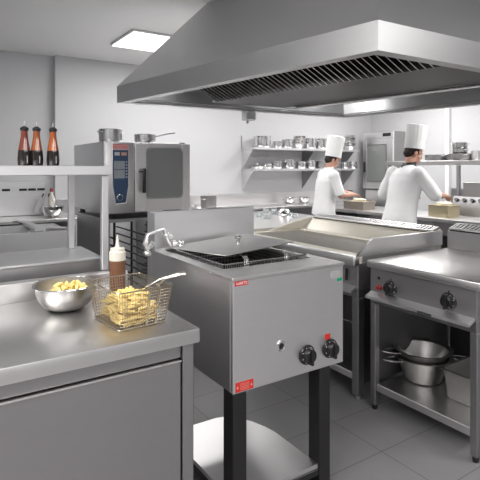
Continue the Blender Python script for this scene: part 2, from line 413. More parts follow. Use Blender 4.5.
for x in (.012, .052):
    y0 = -by-.004; y1 = -ty-.005
    mb = MB()
    for dx in (-.0035, .0035): mb.tube([(x+dx, -by+.03, .0025), (x+dx, y0, .004), (x+dx, y1, BH+.008), (x+dx, y1+.02, BH+.014)], .0021, 6)
    mb.obj('support_wire', WIRE, t)
h = MB()
h.tube([(.004, -ty+.01, BH+.012), (.02, -ty-.07, BH+.055), (.045, -ty-.155, BH+.085), (.052, -ty-.185, BH+.088), (.060, -ty-.155, BH+.086), (.050, -ty-.07, BH+.056), (.060, -ty+.01, BH+.012)], .0042, 8)
h.tube([(.030, -ty-.06, BH+.051), (.052, -ty-.178, BH+.088)], .006, 8)
h.obj('handle', mat('worn_wire_handle', (.60, .58, .54), .3, 1), t)
for y in (-.05, .05):
    mb = MB(); mb.tube([(-tx+.002, y-.014, BH), (-tx-.012, y-.012, BH+.010), (-tx-.012, y+.012, BH+.010), (-tx+.002, y+.014, BH)], .0024, 6); mb.obj('hook', WIRE, t)

def fry_mesh(L, w):
    mb = MB(); n = 5; rings = []
    c = random.uniform(-.006, .006)
    for i in range(n):
        f = i/(n-1); x = (f-.5)*L; z = c*math.sin(f*PI); g = w*random.uniform(.92, 1.05)*(.86 if i in (0, n-1) else 1)
        rings.append([(x, -g, z-g), (x, g, z-g), (x, g, z+g), (x, -g, z+g)])
    mb.loft(rings); bmesh.ops.bevel(mb.bm, geom=list(mb.bm.edges), offset=.0009, segments=1, affect='EDGES')
    return mb.mesh('potato_chip', FRY)
fm = [fry_mesh(random.uniform(.05, .075), random.uniform(.0042, .0055)) for _ in range(7)]
cm = [fry_mesh(random.uniform(.035, .055), random.uniform(.006, .008)) for _ in range(6)]
def chip(me, loc, rot, label, group):
    o = bpy.data.objects.new('potato_chip', me); COL.objects.link(o); o.location = loc; o.rotation_euler = rot
    tag(o, label, 'chip', group)
rz_ = Matrix.Rotation(BR, 3, 'Z')
for k in range(230):
    f = (k/230)**.9
    z = .010+.100*f
    lim = 1-.55*max(0, (f-.45)/.55)
    x = random.uniform(-1, 1)*(bx+.010*f-.014)*lim-.004; y = random.uniform(-1, 1)*(by+.012*f-.018)*lim-.004
    az = random.uniform(0, PI)
    # keep both ends inside the wires
    if abs(x) > .055: az = PI/2+random.uniform(-.3, .3)
    if abs(y) > .065: az = random.uniform(-.35, .35) if abs(x) < .055 else random.choice((.7, 2.4))
    if abs(y) > .065 and abs(x) > .055: x *= .8; y *= .85
    P = BC+rz_ @ Vector((x, y, z))
    chip(random.choice(fm), P, (random.uniform(0, PI), random.uniform(-.25, .25)*(1+f), az), 'thin cut yellow chip heaped inside the wire frying basket', 'chips in the wire basket')
for k in range(95):
    f = k/95; z = .022+.078*f; rr = (.045+.043*min(1, f*1.6))*(1-.45*max(0, f-.72)/.28)
    a = random.uniform(0, 2*PI); r = rr*math.sqrt(random.random())
    P = Vector((.52+.015+r*math.cos(a)*.86, 2.15+r*math.sin(a)*.86, BZ+z))
    chip(random.choice(cm), P, (random.uniform(0, PI), random.uniform(-.5, .5), random.uniform(0, PI)), 'short chunky raw chip piled in the steel bowl', 'chips in the steel bowl')

# ================================================================ fryer on black legged stand
FA, FB = 1.072, 1.688; FLN, FM = .628, .85
t = thing('deep_fryer', 'boxy stainless deep fryer on black square legs in the centre foreground', 'fryer', (FA, FB, 0))
ZB, ZT = .568, 1.048
mb = MB()
mb.box(0, FLN, 0, .02, ZB, ZT-.016, bev=.002); mb.box(0, .02, .02, FM, ZB, ZT-.016, bev=.002)
mb.box(FLN-.02, FLN, .02, FM, ZB, ZT-.016, bev=.002); mb.box(.02, FLN-.02, FM-.02, FM, ZB, ZT-.016, bev=.002)
mb.box(.02, FLN-.02, .02, FM-.02, ZB, ZB+.02, bev=.001)
mb.obj('body', STEEL, t)
x0, x1, y0, y1 = .055, .575, .175, .79
mb = MB(); e = .006
mb.box(-e, FLN+e, -e, y0, ZT-.015, ZT, bev=.003); mb.box(-e, FLN+e, y1, FM, ZT-.015, ZT, bev=.003)
mb.box(-e, x0, y0, y1, ZT-.015, ZT, bev=.001); mb.box(x1, FLN+e, y0, y1, ZT-.015, ZT, bev=.001)
mb.obj('top_plate', STEELTOP, t)
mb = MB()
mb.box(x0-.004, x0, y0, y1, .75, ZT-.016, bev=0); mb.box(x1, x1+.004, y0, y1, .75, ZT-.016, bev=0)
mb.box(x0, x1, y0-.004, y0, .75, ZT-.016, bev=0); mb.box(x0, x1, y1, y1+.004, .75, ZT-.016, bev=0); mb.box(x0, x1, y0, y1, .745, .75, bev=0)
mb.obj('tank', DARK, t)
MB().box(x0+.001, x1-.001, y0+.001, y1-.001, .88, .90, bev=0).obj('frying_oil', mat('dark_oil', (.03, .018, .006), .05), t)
bp = MB().box(0, FLN+.072, FM+.001, FM+.055, ZT-.3, 1.256, bev=.004).obj('back_panel', STEELL, t)
for x in (.14, .42): MB().box(x-.05, x+.05, FM+.014, FM+.042, 1.2561, 1.2585, bev=0).obj('flue_slot', BLACKP, bp)
MB().box(-.004, .0, FM-.06, FM+.04, ZT, 1.252, bev=.001).obj('side_flange', STEELL, t)
# legs
for x, y in ((.002, .002), (.478, .002), (.43, .66), (.005, .66)):
    MB().box(x, x+.068, y, y+.078, 0, ZB-.001, bev=.003).obj('leg', BLACKM, t)
mb = MB(); mb.box(.071, .477, .006, .03, .07, .10, bev=.002); mb.box(.006, .03, .081, .659, .07, .10, bev=.002); mb.obj('base_frame', BLACKM, t)
mb = MB(); mb.prism([(.008, .012), (.477, .012), (.475, .34), (.462, .41), (.435, .49), (.39, .57), (.34, .615), (.29, .63), (.008, .635)], 'z', .101, .122); mb.obj('undershelf', STEEL, t)
# knobs
def knob(parent, p, axis, r=.036, m=BLACKP, pointer=True, depth=.034):
    M = {'y': Matrix.Rotation(PI/2, 4, 'X'), 'x': Matrix.Rotation(-PI/2, 4, 'Y') @ Matrix.Rotation(PI/2, 4, 'Z')}[axis]
    M = Matrix.Translation(p) @ M
    mb = MB(); mb.lathe([(0, 0), (r, 0), (r*1.0, .006), (r*.9, .012), (r*.72, .014), (r*.68, depth), (r*.6, depth+.003), (0, depth+.003)], 28, M=M)
    o = mb.obj('knob', m, parent)
    if pointer:
        mb = MB(); mb.box(-r*.16, r*.16, -r*.85, r*.85, .012, depth+.012, bev=.003, M=M); mb.obj('grip', m, o)
        mb = MB()
        for k in range(8):
            a = math.radians(20+k*45); mb.box(r*.80*math.cos(a)-.0016, r*.80*math.cos(a)+.0016, r*.8*math.sin(a)-.0016, r*.8*math.sin(a)+.0016, .0115, .0145, bev=0, M=M)
        mb.obj('dial_marks', WHITEP, o)
    return o
def L(p): return Vector((p.x-FA, p.y-FB, p.z))
for u, v in ((306.5, 354.5), (329.5, 348)):
    p = L(on_b(u, v, FB)); knob(t, (p.x, -.001, p.z), 'y', .045)
p = L(on_b(281, 346, FB)); M = Matrix.Translation((p.x, 0, p.z)) @ Matrix.Rotation(PI/2, 4, 'X')
o = MB().lathe([(.013, 0), (.024, 0), (.024, .004), (.021, .007), (.014, .005), (.013, 0)], 24, M=M).obj('hole_ring', CHROME, t)
MB().lathe([(0, .0), (.013, .0), (.013, .001), (0, .001)], 20, M=M).obj('hole', BLACKP, o)
def sticker(name, u0, v0, u1, v1, m, th=.0008):
    a = L(on_b(u0, v0, FB)); b = L(on_b(u1, v1, FB))
    return MB().box(a.x, b.x, -th, 0, min(a.z, b.z), max(a.z, b.z), bev=0).obj(name, m, t), (a+b)/2
c = L(on_b(241.5, 283.3, FB)); o = MB().box(c.x-.033, c.x+.033, -.001, 0, c.z-.0095, c.z+.0095, bev=0).obj('badge', RED, t)
text_mesh('badge_lettering', 'GI', .014, WHITEP, o, FY(c.x-.021, -.0012, c.z)); text_mesh('badge_lettering', 'ARTE', .018, WHITEP, o, FY(c.x+.008, -.0012, c.z))
c = L(on_b(244.5, 385.6, FB)); o = MB().box(c.x-.045, c.x+.045, -.001, 0, c.z-.020, c.z+.020, bev=0).obj('warning_sticker', RED, t)
mb = MB()
for k in range(5): mb.box(c.x-.022, c.x+.024, -.0014, -.001, c.z+.011-k*.0062, c.z+.0125-k*.0062, bev=0)
for s_ in (-1, 1): mb.prism([(c.x+s_*.035-.006, c.z-.006), (c.x+s_*.035+.006, c.z-.006), (c.x+s_*.035, c.z+.006)], 'y', -.0014, -.001)
mb.obj('sticker_print', mat('faded_print', (.75, .35, .28), .5), o)
c = L(on_b(327.5, 336.5, FB)); o = MB().box(c.x-.017, c.x+.017, -.001, 0, c.z-.013, c.z+.013, bev=0).obj('small_sticker', RED, t)
c = L(on_b(336, 274.5, FB)); o = MB().box(c.x-.035, c.x+.028, -.0008, 0, c.z-.015, c.z+.017, bev=0).obj('clear_sticker', STICK, t)
mb = MB()
for k in range(3): mb.box(c.x-.03, c.x+.022, -.0013, -.0008, c.z+.009-k*.009, c.z+.0105-k*.009, bev=0)
mb.obj('sticker_print', STEELD, o)
c = L(on_b(339, 279, FB)); MB().box(c.x-.014, c.x+.018, -.001, 0, c.z-.009, c.z+.005, bev=0).obj('green_sticker', GREEN, t)
# drain and swivel pipe by the back panel
mb = MB(); mb.tube([(-.045, .77, 1.03), (-.065, .775, 1.09), (-.05, .78, 1.14), (0, .785, 1.155), (.045, .79, 1.165), (.06, .79, 1.145), (.075, .79, 1.10), (.10, .79, 1.06)], [.014, .016, .012, .010, .011, .013, .011, .010], 10)
mb.tube([(-.052, .775, 1.055), (-.03, .75, 1.10)], .014, 8); mb.ball((-.055, .775, 1.04), .02, 12)
mb.obj('drain_arm', STEEL, t)
mb = MB()
for k in range(11):
    f = k/10; cx, cz = .055+.115*f, 1.135-.075*f+.012*math.sin(f*9)
    P = [(cx+.010*math.cos(a)*(1 if k % 2 else .6), .782+.008*math.sin(a)*(.4 if k % 2 else 1), cz+.008*math.sin(a+.8)) for a in [2*PI*i/8 for i in range(8)]]
    mb.tube(P, .003, 5, closed=True)
mb.ball((.115, .77, 1.078), (.022, .012, .018), 10); mb.ball((.145, .765, 1.066), (.018, .014, .012), 10)
mb.obj('chain', STEEL, t)

# baskets sunk in the tank
tb = thing('sunken_fryer_basket', 'wire basket sitting in the deep fryer tank, under the steel cover', 'basket', (FA+.075, FB+.195, ZT))
W, D = .50, .545
def rr(z, g=0, r=.02):
    P = []
    for sx, sy, a0 in ((1, 1, 0), (0, 1, PI/2), (0, 0, PI), (1, 0, 1.5*PI)):
        cx = (W-g-r) if sx else g+r; cy = (D-g-r) if sy else g+r
        for k in range(4): a = a0+k*PI/6; P.append((cx+r*math.cos(a), cy+r*math.sin(a), z))
    return P
mb = MB(); mb.tube(rr(.012), .004, 6, closed=True); mb.obj('rim', CHROME, tb)
mb = MB()
for i in range(1, 7): mb.tube(rr(.012-.02*i, .0015*i), .0012, 4, closed=True)
for i in range(1, 50):
    x = W*i/50
    for y, s_ in ((0, 1), (D, -1)): mb.tube([(x, y, .012), (x, y+s_*.012, -.12)], .0012, 4)
for i in range(1, 54):
    y = D*i/54
    for x, s_ in ((0, 1), (W, -1)): mb.tube([(x, y, .012), (x+s_*.012, y, -.12)], .0012, 4)
mb.obj('wire_mesh', STEEL, tb)
for u in (246, 286):
    x = on_b(u, 258, FB+.19).x-FA-.075
    mb = MB()
    for dx in (-.009, 0, .009): mb.tube([(x+dx, -.006, -.04), (x+dx, -.008, .03), (x+dx, .01, .04)], .0026, 6)
    mb.obj('hanging_hook', CHROME, tb)
# lid resting on it
lid = thing('steel_cover', 'flat steel lid with small knob lying tilted on the deep fryer tank', 'cover', (FA, FB, 0))
q = [(.050, .80, 1.058), (.150, .300, 1.076), (.610, .345, 1.100), (.600, .80, 1.092)]
mb = MB(); mb.slab(q, .004); bmesh.ops.bevel(mb.bm, geom=[e for e in mb.bm.edges], offset=.001, segments=1, affect='EDGES')
mb.obj('lid_plate', DTOP, lid)
kp = on_z(238, 241, 1.095); kx, ky = kp.x-FA, kp.y-FB
mb = MB(); mb.lathe([(0, 0), (.012, 0), (.009, .012), (.019, .022), (.019, .03), (.012, .037), (0, .037)], 16, c=(kx, ky, 1.090)); mb.obj('knob', CHROME, lid)

# ================================================================ cooking suite: griddle and solid top table
def suite_unit(name, label, cat, b0, b1, z=.93, a0=2.35, a1=3.15, post=.04, back=(1.75, None), knobs=(), grille_col=None):
    t = thing(name, label, cat, (a0, b0, 0)); w = b1-b0; d = a1-a0
    for x in (0, d-post):
        for y in (0.0, w-post):
            l = MB().box(x, x+post, y, y+post, .03, .66, bev=.003).obj('leg', STEELD, t)
            MB().lathe([(0, 0), (.014, 0), (.016, .004), (.019, .03), (0, .03)], 12, c=(x+post/2, y+post/2, 0)).obj('foot', STEEL if post > .05 else BLACKP, l)
    MB().box(.008, d-.02, .041, w-.041, .12, .165, bev=.004).obj('undershelf', STEELTOP, t)
    MB().box(.0, d, .001, w-.001, .661, .72, bev=.003).obj('lower_rail', STEELD, t)
    cp = MB().box(.0, d, .001, w-.001, .721, z-.046, bev=.003).obj('control_panel', STEELM, t)
    mb = MB(); mb.prism([(-.055, .700), (-.055, .716), (-.001, .738), (-.001, .722)], 'y', .01, w-.01); mb.obj('drip_ledge', STEELL, t)
    for u, v in knobs:
        p = on_a(u, v, a0); knob(cp, (-.001, p.y-b0, p.z), 'x', .046)
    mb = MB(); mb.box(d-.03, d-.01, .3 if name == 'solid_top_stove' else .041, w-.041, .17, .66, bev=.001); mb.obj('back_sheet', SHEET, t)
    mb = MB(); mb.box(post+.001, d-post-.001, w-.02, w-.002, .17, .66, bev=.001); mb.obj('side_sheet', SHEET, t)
    return t, w, d, cp
def grille(parent, name, x0, w, y0, y1, z, n, tilt=16):
    M = Matrix.Translation((x0, 0, z)) @ Matrix.Rotation(math.radians(-tilt), 4, 'Y')
    mb = MB(); mb.box(0, w, y0, y0+.012, 0, .012, bev=.001, M=M); mb.box(0, w, y1-.012, y1, 0, .012, bev=.001, M=M)
    mb.box(0, .010, y0+.012, y1-.012, 0, .012, bev=.001, M=M); mb.box(w-.01, w, y0+.012, y1-.012, 0, .012, bev=.001, M=M)
    s_ = (y1-y0-.024)/n
    for k in range(n): y = y0+.012+s_*(k+.5); mb.box(.010, w-.01, y-s_*.20, y+s_*.20, .001, .011, bev=.0, M=M)
    o = mb.obj(name, STEEL, parent)
    MB().box(.001, w-.001, y0+.001, y1-.001, -.006, -.0005, bev=0, M=M).obj('dark_well', BLACKP, o)

# solid top stove, right foreground
t, w, d, cp = suite_unit('solid_top_stove', 'steel solid top stove with two black knobs above an open shelf, right foreground', 'stove', 1.40, 2.10, knobs=((391, 288), (449, 301)))
MB().box(-.03, d, -.04, w+.005, .885, .93, bev=.008, seg=3).obj('top_plate', STEELTOP, t)
b_ = MB().prism([(d+.001, .66), (d+.12, .66), (d+.12, 1.085), (d+.001, 1.051)], 'y', -.04, w).obj('back_panel', STEELM, t)
grille(b_, 'vent_grille', d+.006, .112, -.03, w-.008, 1.060, 24)
p = on_a(380, 287.5, 2.35)
o = knob(cp, (-.001, p.y-1.40, p.z), 'x', .017, REDK, False, .02)
p = on_a(379, 278, 2.35); MB().box(-.003, 0, p.y-1.40-.009, p.y-1.40+.009, p.z-.009, p.z+.009, bev=.001).obj('switch', BLACKP, cp)
for u in (391, 449):
    p = on_a(u, 288 if u < 400 else 301, 2.35); MB().box(-.002, 0, p.y-1.40-.003, p.y-1.40+.003, p.z+.044, p.z+.056, bev=0).obj('dial_mark', BLACKP, cp)
p = on_a(425, 312, 2.30); MB().box(-.058, -.055, p.y-1.40-.045, p.y-1.40+.045, .702, .714, bev=.001).obj('name_plate', CHROME, t)

# griddle beside it, further along
t, w, d, cp = suite_unit('griddle', 'wide steel griddle with cream surround and raised splash guards behind the fryer', 'griddle', 2.20, 3.56, post=.055)
MB().box(.056, d-.056, .004, .022, .10, .66, bev=.002).obj('side_sheet', SHEET, t)
gp = MB()
gp.box(-.04, .04, 0, w, .875, .93, bev=.010, seg=3); gp.box(.04, d, w-.06, w, .885, .93, bev=.002); gp.box(d-.20, d, .03, w-.06, .885, .93, bev=.002)
gp.box(.04, .10, .03, w-.06, .885, .927, bev=.002)
gp.obj('surround', CREAM, t)
MB().box(.105, d-.205, .035, w-.065, .885, .917, bev=.004).obj('griddle_plate', GRID, t)
MB().box(.04, d, .003, .03, .885, .929, bev=.002).obj('side_rail', STEEL, t)
MB().box(-.045, .012, -.005, w+.005, .870, .9315, bev=.012, seg=3).obj('front_rail', STEELTOP, t)
mb = MB(); mb.prism([(-.01, .9316), (.14, 1.035), (d+.09, 1.035), (d+.09, .9316)], 'y', -.0, .018); mb.obj('splash_guard', STEEL, t)
mb = MB(); mb.prism([(.30, .9316), (.60, 1.0), (d+.0, 1.03), (d+.0, .9316)], 'y', w-.02, w-.0); mb.obj('splash_guard', CREAM, t)
b_ = MB().prism([(d-.13, .9316), (d+.0, 1.018), (d+.10, 1.046), (d+.10, .66), (d+.001, .66), (d+.001, .9316)], 'y', .019, w-.021).obj('back_panel', CREAM, t)
grille(b_, 'vent_grille', d+.004, .094, .03, w-.03, 1.027, 40)
mb = MB(); mb.box(-.018, 0, .09, .10, .76, .84, bev=.003); mb.obj('valve', BLACKP, t)

# plain counter at the far end of the suite
t = thing('corner_counter', 'steel counter beyond the griddle carrying glassware and a domed lid', 'counter', (2.42, 3.60, 0))
MB().box(0, 1.40, 0, 1.45, .91, .95, bev=.004).obj('worktop', STEELTOP, t)
MB().box(.03, 1.36, .03, 1.42, .14, .909, bev=.003).obj('carcass', STEELD, t)
for x in (.05, 1.30):
    for y in (.05, 1.36): MB().box(x, x+.04, y, y+.04, 0, .139, bev=.003).obj('leg', STEEL, t)
p = on_z(283, 216, .95)
t = thing('domed_lid', 'polished steel domed cover on the counter behind the fryer back panel', 'lid', (p.x+.05, p.y+.05, .951))
MB().lathe([(.085, 0), (.087, .004), (.082, .035), (.062, .064), (.03, .08), (0, .083)], 28).obj('dome', CHROME, t)
MB().lathe([(0, .082), (.008, .083), (.006, .094), (.012, .10), (0, .106)], 12).obj('knob', CHROME, t)
for k, (u, v, r, h, l) in enumerate(((259, 217, .045, .05, 'small clear glass dish on the far counter, nearest the fryer back panel'), (267, 219, .05, .04, 'low clear glass dish on the far counter, in the middle of the glassware'), (274, 215, .035, .07, 'small clear glass tumbler on the far counter beside the domed cover'), (266, 213, .04, .05, 'clear glass dish at the back of the glassware on the far counter'), (294, 217.5, .05, .035, 'low glass dish right of the domed cover on the far counter'))):
    p = on_z(u, v, .95)
    o = MB().lathe([(0, 0), (r*.7, 0), (r*.8, .006), (r, h), (r-.003, h), (r*.77, .009), (0, .008)], 20).obj('glass_dish', CLEAR, None, loc=(p.x, p.y, .951)); tag(o, l, 'dish', 'glassware on the far counter')

# nested bowls and pan on the stove shelf
c0 = Vector((2.66, 1.945, .166))
def basin(name, label, r, h, loc, handles, m=BOWLM, grp=None):
    t = thing(name, label, 'bowl', loc, math.radians(-20), grp)
    MB().lathe([(0, 0), (r*.58, 0), (r*.66, .008), (r*.80, h*.5), (r*.92, h-.012), (r+.008, h-.006), (r+.012, h-.001), (r+.004, h), (r*.90, h-.010), (r*.77, h*.5), (r*.63, .012), (0, .006)], 48).obj('bowl_body', m, t)
    for a in handles:
        b = MB(); loop_handle(b, r+.008, h-.012, a, .045, .10, .0048); b.obj('handle', CHROME, t)
    return t
basin('steel_basin', 'lower of the two nested steel basins on the stove shelf, with loop handles', .172, .155, c0, (math.radians(182), math.radians(-25)))
basin('steel_basin', 'upper of the two nested steel basins on the stove shelf, rim showing above', .168, .150, c0+Vector((0, 0, .048)), (math.radians(176),))
# gastronorm pan
g = on_z(458, 405, .166)
t = thing('gastronorm_pan', 'deep rectangular steel pan on the stove shelf, right of the nested basins', 'pan', (2.535, 1.475, .166), 0)
W, D, H = .32, .262, .17
mb = MB()
def rrect(w0, d0, z, r=.03, n=5):
    P = []
    for sx, sy, a0 in ((1, 1, 0), (0, 1, PI/2), (0, 0, PI), (1, 0, 1.5*PI)):
        cx = (w0-r) if sx else -w0+r; cy = (d0-r) if sy else -d0+r
        for k in range(n): a = a0+k*PI/2/(n-1); P.append((W/2+cx+r*math.cos(a), D/2+cy+r*math.sin(a), z))
    return P
mb.loft([rrect(W/2-.025, D/2-.025, 0), rrect(W/2-.018, D/2-.018, .008), rrect(W/2-.006, D/2-.006, H-.004), rrect(W/2+.008, D/2+.008, H-.003), rrect(W/2+.009, D/2+.009, H), rrect(W/2-.008, D/2-.008, H), rrect(W/2-.024, D/2-.024, .012)])
mb.obj('pan_body', BOWLM, t)
o = MB().tube([(2.98, 1.55, .52), (2.93, 1.60, .44), (2.78, 1.62, .40), (2.90, 1.62, .36), (3.0, 1.6, .20)], .008, 8).obj('gas_hose', BLACKP, None)
tag(o, 'thin black gas hose hanging at the back of the stove shelf', 'hose')
# ================================================================ combi oven on its stand
OA, OB = 1.423, 4.447; OZ0, OZ1 = 1.068, 1.75; OW, OD = .88, 1.08
st = thing('oven_stand', 'dark open stand with tray rails under the combi oven', 'stand', (OA, OB, 0))
for x in (.02, OW-.06):
    for y in (.03, OD-.08): MB().box(x, x+.04, y, y+.04, 0, .985, bev=.003).obj('leg', STEELD, st)
MB().box(.01, OW-.01, .02, OD-.03, .986, 1.02, bev=.003).obj('top_frame', STEELD, st)
MB().box(.022, .032, .072, OD-.082, .15, .985, bev=.001).obj('side_panel', STEELD, st)
mb = MB()
for z in [.30+.075*k for k in range(8)]:
    for x in (.10, .44, .78): mb.box(x, x+.02, .05, OD-.1, z, z+.012, bev=.001)
for x in (.10, .44, .78):
    for y in (.05, .5): mb.box(x+.001, x+.019, y, y+.02, .25, .985, bev=.001)
mb.obj('tray_rails', BLACKM, st)
MB().box(.061, OW-.061, .071, OD-.081, .15, .18, bev=.002).obj('bottom_shelf', STEELD, st)
t = thing('combi_oven', 'large combi oven with blue control panel and glass door, two pans on top', 'oven', (OA, OB, 0))
MB().box(0, OW, .03, OD, OZ0, OZ1, bev=.006, seg=2).obj('body', STEELL, t)
for x in (.06, .76):
    for y in (.08, .95): MB().lathe([(0, 0), (.03, 0), (.025, .049), (0, .049)], 14, c=(x, y, 1.02)).obj('foot', BLACKP, t)
XC = on_b(134.5, 180, OB).x-OA
cpn = MB().box(0.004, XC-.004, .0, .029, OZ0+.012, OZ1-.008, bev=.004, seg=2).obj('control_column', STEEL, t)
def LO(u, v): p = on_b(u, v, OB-.002); return p.x-OA, p.z
def olist(pts): return [LO(u, v) for u, v in pts]
MB().prism(olist([(112.0, 145), (128.5, 145.5), (128.5, 186), (126, 203.5), (115.5, 204.5), (112.5, 186)]), 'y', -.005, -.0005).obj('panel_rim', CHROME, cpn)
MB().prism(olist([(112.6, 150), (128, 150.2), (128, 186), (125.5, 202.5), (116, 203.5), (113, 186)]), 'y', -.008, -.0055).obj('blue_panel', BLUE, cpn)
x0_, z0_ = LO(112.5, 149.6); x1_, z1_ = LO(128.3, 145.2)
bd = MB().box(x0_, x1_, -.009, -.0055, z0_, z1_, bev=0).obj('badge', mat('badge_pink', (.55, .33, .33), .5), cpn)
MB().box(x0_, x1_, -.0095, -.0055, z1_-.0, z1_+.006, bev=0).obj('badge_stripe', RED, bd)
text_mesh('badge_lettering', 'RATIONAL', .030, RED, bd, FY((x0_+x1_)/2, -.0095, (z0_+z1_)/2))
x0_, z0_ = LO(113.8, 178.5); x1_, z1_ = LO(124.5, 161); s_ = MB().box(x0_, x1_, -.010, -.0085, z0_, z1_, bev=0).obj('screen', SCREEN, cpn)
MB().box(x0_, x1_, -.0105, -.0101, (z0_+z1_)/2-.003, (z0_+z1_)/2+.003, bev=0).obj('screen_bar', BLUE, s_)
mb = MB()
for v in range(162, 180, 3):
    xx, zz = LO(126.3, v); mb.box(xx-.008, xx+.008, -.0095, -.0085, zz-.003, zz+.003, bev=0)
mb.obj('buttons', WHITEP, cpn)
x0_, z0_ = LO(114.3, 155.5); x1_, z1_ = LO(119.5, 152.2); mb = MB(); mb.box(x0_, x1_, -.0095, -.0085, z0_, z1_, bev=0)
mb.obj('display', mat('display_pale', (.45, .47, .5), .4), cpn)
x0_, z0_ = LO(121, 155.5); x1_, z1_ = LO(126.5, 152.4); mb = MB(); mb.box(x0_, x1_, -.0095, -.0085, z0_, z1_, bev=0); mb.obj('display', mat('display_amber', (.5, .28, .2), .4), cpn)
kx, kz = LO(119.5, 197.5)
M = Matrix.Translation((kx, -.0085, kz)) @ Matrix.Rotation(PI/2, 4, 'X')
k_ = MB().lathe([(0, 0), (.031, 0), (.031, .004), (.024, .012), (.022, .024), (0, .026)], 24, M=M).obj('knob', BLUE, cpn)
MB().lathe([(.024, .0045), (.031, .0045), (.031, .007), (.024, .013)], 24, M=M).obj('knob_ring', CHROME, k_)
# door
dr = MB(); dx0, dx1 = XC+.002, OW-.004
wx0, wz1 = LO(146.5, 148.5); wx1, wz0 = LO(181.5, 196); wz0 = LO(146.5, 198)[1]
dr.box(dx0, wx0, -.012, .028, OZ0+.012, OZ1-.008, bev=.004); dr.box(wx1, dx1, -.012, .028, OZ0+.012, OZ1-.008, bev=.004)
dr.box(wx0, wx1, -.012, .028, OZ0+.012, wz0, bev=.002); dr.box(wx0, wx1, -.012, .028, wz1, OZ1-.008, bev=.002)
dr = dr.obj('door', STEEL, t)
def rnd(x0, x1, z0, z1, r, n=6):
    P = []
    for cx, cz, a0 in ((x1-r, z1-r, 0), (x0+r, z1-r, PI/2), (x0+r, z0+r, PI), (x1-r, z0+r, 1.5*PI)):
        for k in range(n): a = a0+k*PI/2/(n-1); P.append((cx+r*math.cos(a), cz+r*math.sin(a)))
    return P
MB().prism(rnd(wx0-.01, wx1+.01, wz0-.01, wz1+.01, .05), 'y', -.0165, -.0125).obj('window_rim', STEELD, dr)
MB().prism(rnd(wx0+.004, wx1-.004, wz0+.004, wz1-.004, .045), 'y', -.020, -.017).obj('window_glass', GLASS, dr)
hx, hz = LO(141.5, 173)
mb = MB(); mb.tube([(hx-.02, -.012, hz+.02), (hx-.02, -.05, hz+.02), (hx+.005, -.06, hz+.02)], .014, 8); mb.box(hx-.012, hx+.020, -.075, -.045, hz-.19, hz+.045, bev=.008, seg=2); mb.obj('handle', BLACKP, dr)
MB().lathe([(0, 0), (.03, 0), (.03, .008), (0, .012)], 14, c=(OW-.06, .06, OZ1)).obj('hinge_cap', BLACKP, t)
def on_obj(u, D): d = ray(u); return d.x*D, d.y*D
x, y = on_obj(110.5, 4.78); saucepan('stockpot with loop handles standing on the combi oven, left of the long handled pan', .112, .128, (x, y, OZ1+.0005), .3, long=0, name='stockpot')
x, y = on_obj(145, 5.0); saucepan('long handled saucepan on top of the combi oven', .108, .092, (x, y, OZ1+.0005), math.radians(-22), long=.20)

# ================================================================ back wall counter and what stands on it
t = thing('wall_counter', 'long steel counter along the back wall under the pot shelves', 'counter', (2.55, 5.98, 0))
MB().box(0, 4.3, 0, .665, .86, .90, bev=.004).obj('worktop', STEELTOP, t)
MB().box(.02, 4.28, .04, .64, .12, .859, bev=.003).obj('carcass', STEELD, t)
for x in (.05, 2.1, 4.2):
    for y in (.06, .56): MB().box(x, x+.04, y, y+.04, 0, .119, bev=.003).obj('leg', STEEL, t)
p = on_b(208.5, 208, 6.28); saucepan('tall round pot on the back wall counter, showing above the fryer back panel', .118, .185, (p.x, 6.28, .901), .4, long=0, name='stockpot', lid=True, m=STEELM)
p = on_b(197, 208, 6.5); saucepan('shallow pan on the back wall counter beside the oven door edge', .13, .05, (max(p.x, 2.70), 6.42, .901), .2, long=0, m=STEEL)
for u, l in ((289, 'left of two shiny bowls on the back wall counter'), (303.5, 'right of two shiny bowls on the back wall counter, beside the first cook')):
    p = on_b(u, 202, 6.40); t = thing('serving_bowl', l, 'bowl', (p.x, 6.40, .901), 0, 'shiny bowls on the wall counter'); MB().lathe(bowl_prof(.112, .10, base=.4), 28).obj('bowl_body', CHROME, t)

# wall shelves
def wshelf(z, label, x0, x1, d=.38):
    t = thing('wall_shelf', label, 'shelf', (x0, WF-d, z))
    MB().box(0, x1-x0, 0, d-.002, -.035, 0, bev=.003).obj('shelf_board', STEELL, t)
    for x in (.012, (x1-x0)*.55, (x1-x0)*.96):
        MB().prism([(.06, -.036), (d-.002, -.036), (d-.002, -.36)], 'x', x, x+.006).obj('bracket', STEELD if x > .1 else STEEL, t)
    return t
sx0 = on_b(240, 148, WF).x+.02
ts = wshelf(1.83, 'upper of the two steel shelves on the back wall', sx0, 6.75)
MB().box(.0, .01, .36, .378, .0, .20, bev=.002).obj('end_upright', STEELD, ts)
wshelf(1.49, 'lower of the two steel shelves on the back wall', sx0, 6.75)
SB = WF-.20
def shelf_pan(u, z, r, h, label, long=0, rz=.5, lid=False, m=CHROME, name='saucepan', dy=0):
    p = on_b(u, 150, SB+dy); return saucepan(label, r, h, (p.x, SB+dy, z+.001), rz, 'pans on the wall shelves', long, name, lid, m)
def nest(u, z, r, h, n, label, step=.03, tilt=0, dz=0):
    p = on_b(u, 150, SB)
    for k in range(n):
        t = thing('nested_pan', label % ['bottom', 'second', 'third', 'fourth', 'top'][k if k < n-1 else 4], 'pan', (p.x+.012*k*tilt, SB, z+.001+k*step), .3*k, 'nested pans on the wall shelves')
        MB().lathe([(0, 0), (r*.68, 0), (r*.98, h), (r+.006, h+.001), (r-.002, h), (r*.66, .004), (0, .004)], 24).obj('pan_body', POTM if k % 2 else STEEL, t)
        b = MB(); loop_handle(b, r, h-.006, -.6, .03, .03); b.obj('handle', STEEL, t)
U, Lw = 1.83, 1.49
shelf_pan(262, U, 0.146, 0.185, 'large stockpot at the left end of the upper wall shelf', 0, .4, name='stockpot')
